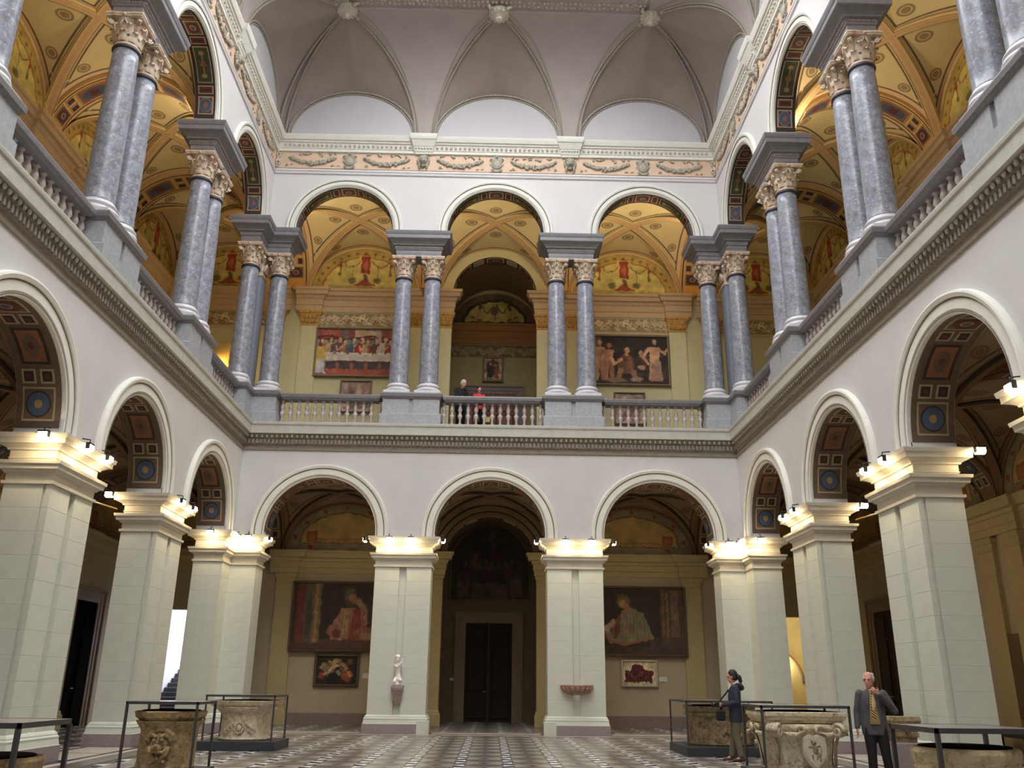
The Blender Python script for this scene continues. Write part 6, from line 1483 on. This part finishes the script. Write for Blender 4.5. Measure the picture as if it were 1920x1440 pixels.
man = person('elderly balding man in a grey suit and striped tie with a hand at his chin', (6.13, 14.5, 0), -.32, 1.66, dict(
    head=(-.02, -.03, 1.60), hyaw=-.35, hpitch=.12, armL=((.33, -.04, 1.13), (.10, -.19, 1.40), (-.7, -.25, .5), (-.3, -.3, .9), 1.0), armR=((-.25, .03, 1.10), (-.27, -.03, .86), (0, -.1, -1), (.3, -1, 0), .35),
    legL=((.12, -.02, .47), (.16, .03, .09)), legR=((-.09, -.03, .47), (-.10, -.02, .09)), skin=m_skin2, trousers=m_blk, shoes=m_shoeb, jacket=m_suit, hem=.76, open=.014,
    extra=[('shirt_front', shirt, m_shirt, 0), ('necktie', tie, m_tie, 0), ('lapels', lapel, m_suit, 0), ('hair_fringe', fringe, m_greyh, .008)]))
# two visitors at the balcony rail
person('grey haired person in a black coat leaning at the balcony rail', (-1.08, 28.24, 9.5), .5, 1.74, dict(voxel=.012,
    head=(.02, -.14, 1.56), hyaw=.4, hpitch=.45, armL=((.24, -.10, 1.12), (.16, -.30, .98), (0, -1, 0), (-1, 0, 0), .6), armR=((-.24, -.10, 1.12), (-.16, -.30, .98), (0, -1, 0), (1, 0, 0), .6),
    legL=((.10, -.02, .47), (.10, .02, .09)), legR=((-.10, -.02, .47), (-.10, .02, .09)), trousers=m_blk, shoes=m_shoeb, jacket=m_bc, hem=.60, extra=[('hair', lambda e, m, hd: hair_cap(e, m, hd), m_greyh, .012)]))
person('shorter dark haired person in a red jacket beside the grey haired one on the balcony', (-.46, 28.26, 9.5), .2, 1.50, dict(voxel=.012,
    head=(.0, -.05, 1.60), hyaw=.1, hpitch=.25, armL=((.23, -.02, 1.12), (.15, -.25, 1.02), (-.4, -1, 0), (0, 0, 1), .6), armR=((-.23, -.02, 1.12), (-.15, -.25, 1.02), (.4, -1, 0), (0, 0, 1), .6),
    legL=((.10, -.02, .47), (.10, .02, .09)), legR=((-.10, -.02, .47), (-.10, .02, .09)), trousers=m_blk, shoes=m_shoeb, jacket=m_redc, hem=.80, extra=[('hair', lambda e, m, hd: hair_cap(e, m, hd), m_hair, .012)]))
# kneeling marble child on a bracket, left middle pier
m_marb = M('white_marble', (236, 228, 232), .45, .03, 10); m_brk = M('bracket_stone', (172, 152, 150), .6, .1, 14)
bk = MB()
for z0, z1, w0, w1, d0, d1 in ((.82, .92, .07, .10, .07, .12), (.92, 1.10, .12, .14, .14, .22), (1.10, 1.22, .15, .165, .24, .30), (1.22, 1.27, .17, .175, .31, .32), (1.27, 1.34, .18, .18, .33, .33)):
    bk.add([(-w0,0,z0),(w0,0,z0),(w0,-d0,z0),(-w0,-d0,z0),(-w1,0,z1),(w1,0,z1),(w1,-d1,z1),(-w1,-d1,z1)], [(0,1,2,3),(7,6,5,4),(0,4,5,1),(1,5,6,2),(2,6,7,3),(3,7,4,0)])
o = link('bracket', bk.mesh('bracket', m_brk), T(-B/2+.02, D)); tag(o, 'small stone bracket under the marble child on the left middle pier', 'bracket')
s = MB(); s.ball((0, 0, .03), .16, 16, 6, 0, (1, .8, .25)); s.ball((0, .0, .07), .12, 12, 8, 0, (1, .9, .6))
limb(s, [(.02, 0, .20), (-.01, .02, .34), (-.03, .02, .50), (-.02, .01, .60)], [.085, .078, .085, .06]); limb(s, [(-.02, .01, .62), (-.02, -.01, .68)], [.032, .030])
limb(s, [(.03, -.02, .20), (.09, -.12, .15), (.10, -.02, .08), (.02, .08, .06)], [.062, .058, .040, .030]); limb(s, [(-.04, -.02, .20), (-.09, -.11, .11), (-.10, .0, .07), (-.04, .1, .06)], [.062, .055, .040, .030])
limb(s, [(-.10, .0, .57), (-.03, -.12, .52), (.09, -.12, .62)], [.034, .030, .024]); limb(s, [(.06, .0, .57), (.13, -.08, .55), (.12, -.10, .68)], [.034, .030, .022]); hand(s, (.09, -.12, .63), (.1, .1, 1), (-1, 0, 0), .6, .7); hand(s, (.12, -.10, .68), (-.3, .1, 1), (-1, -.2, 0), .6, .7)
b0 = len(s.v); mh = head(s, (0, 0, 0), .35, -.15); s.xf(Matrix.Translation((-.02, -.02, .77)) @ Matrix.Scale(.88, 4), b0)
for k in range(10):
    a = 2*PI*k/10; s.ball((-.02+.07*math.cos(a), .0+.07*math.sin(a), .82), .026, 8, 6)
o = link('marble_child', blob('marble_child', s, .009, m_marb, 2), T(-B/2+.02, D-.175, 1.335)); tag(o, 'white marble figure of a kneeling child on the bracket', 'statue')
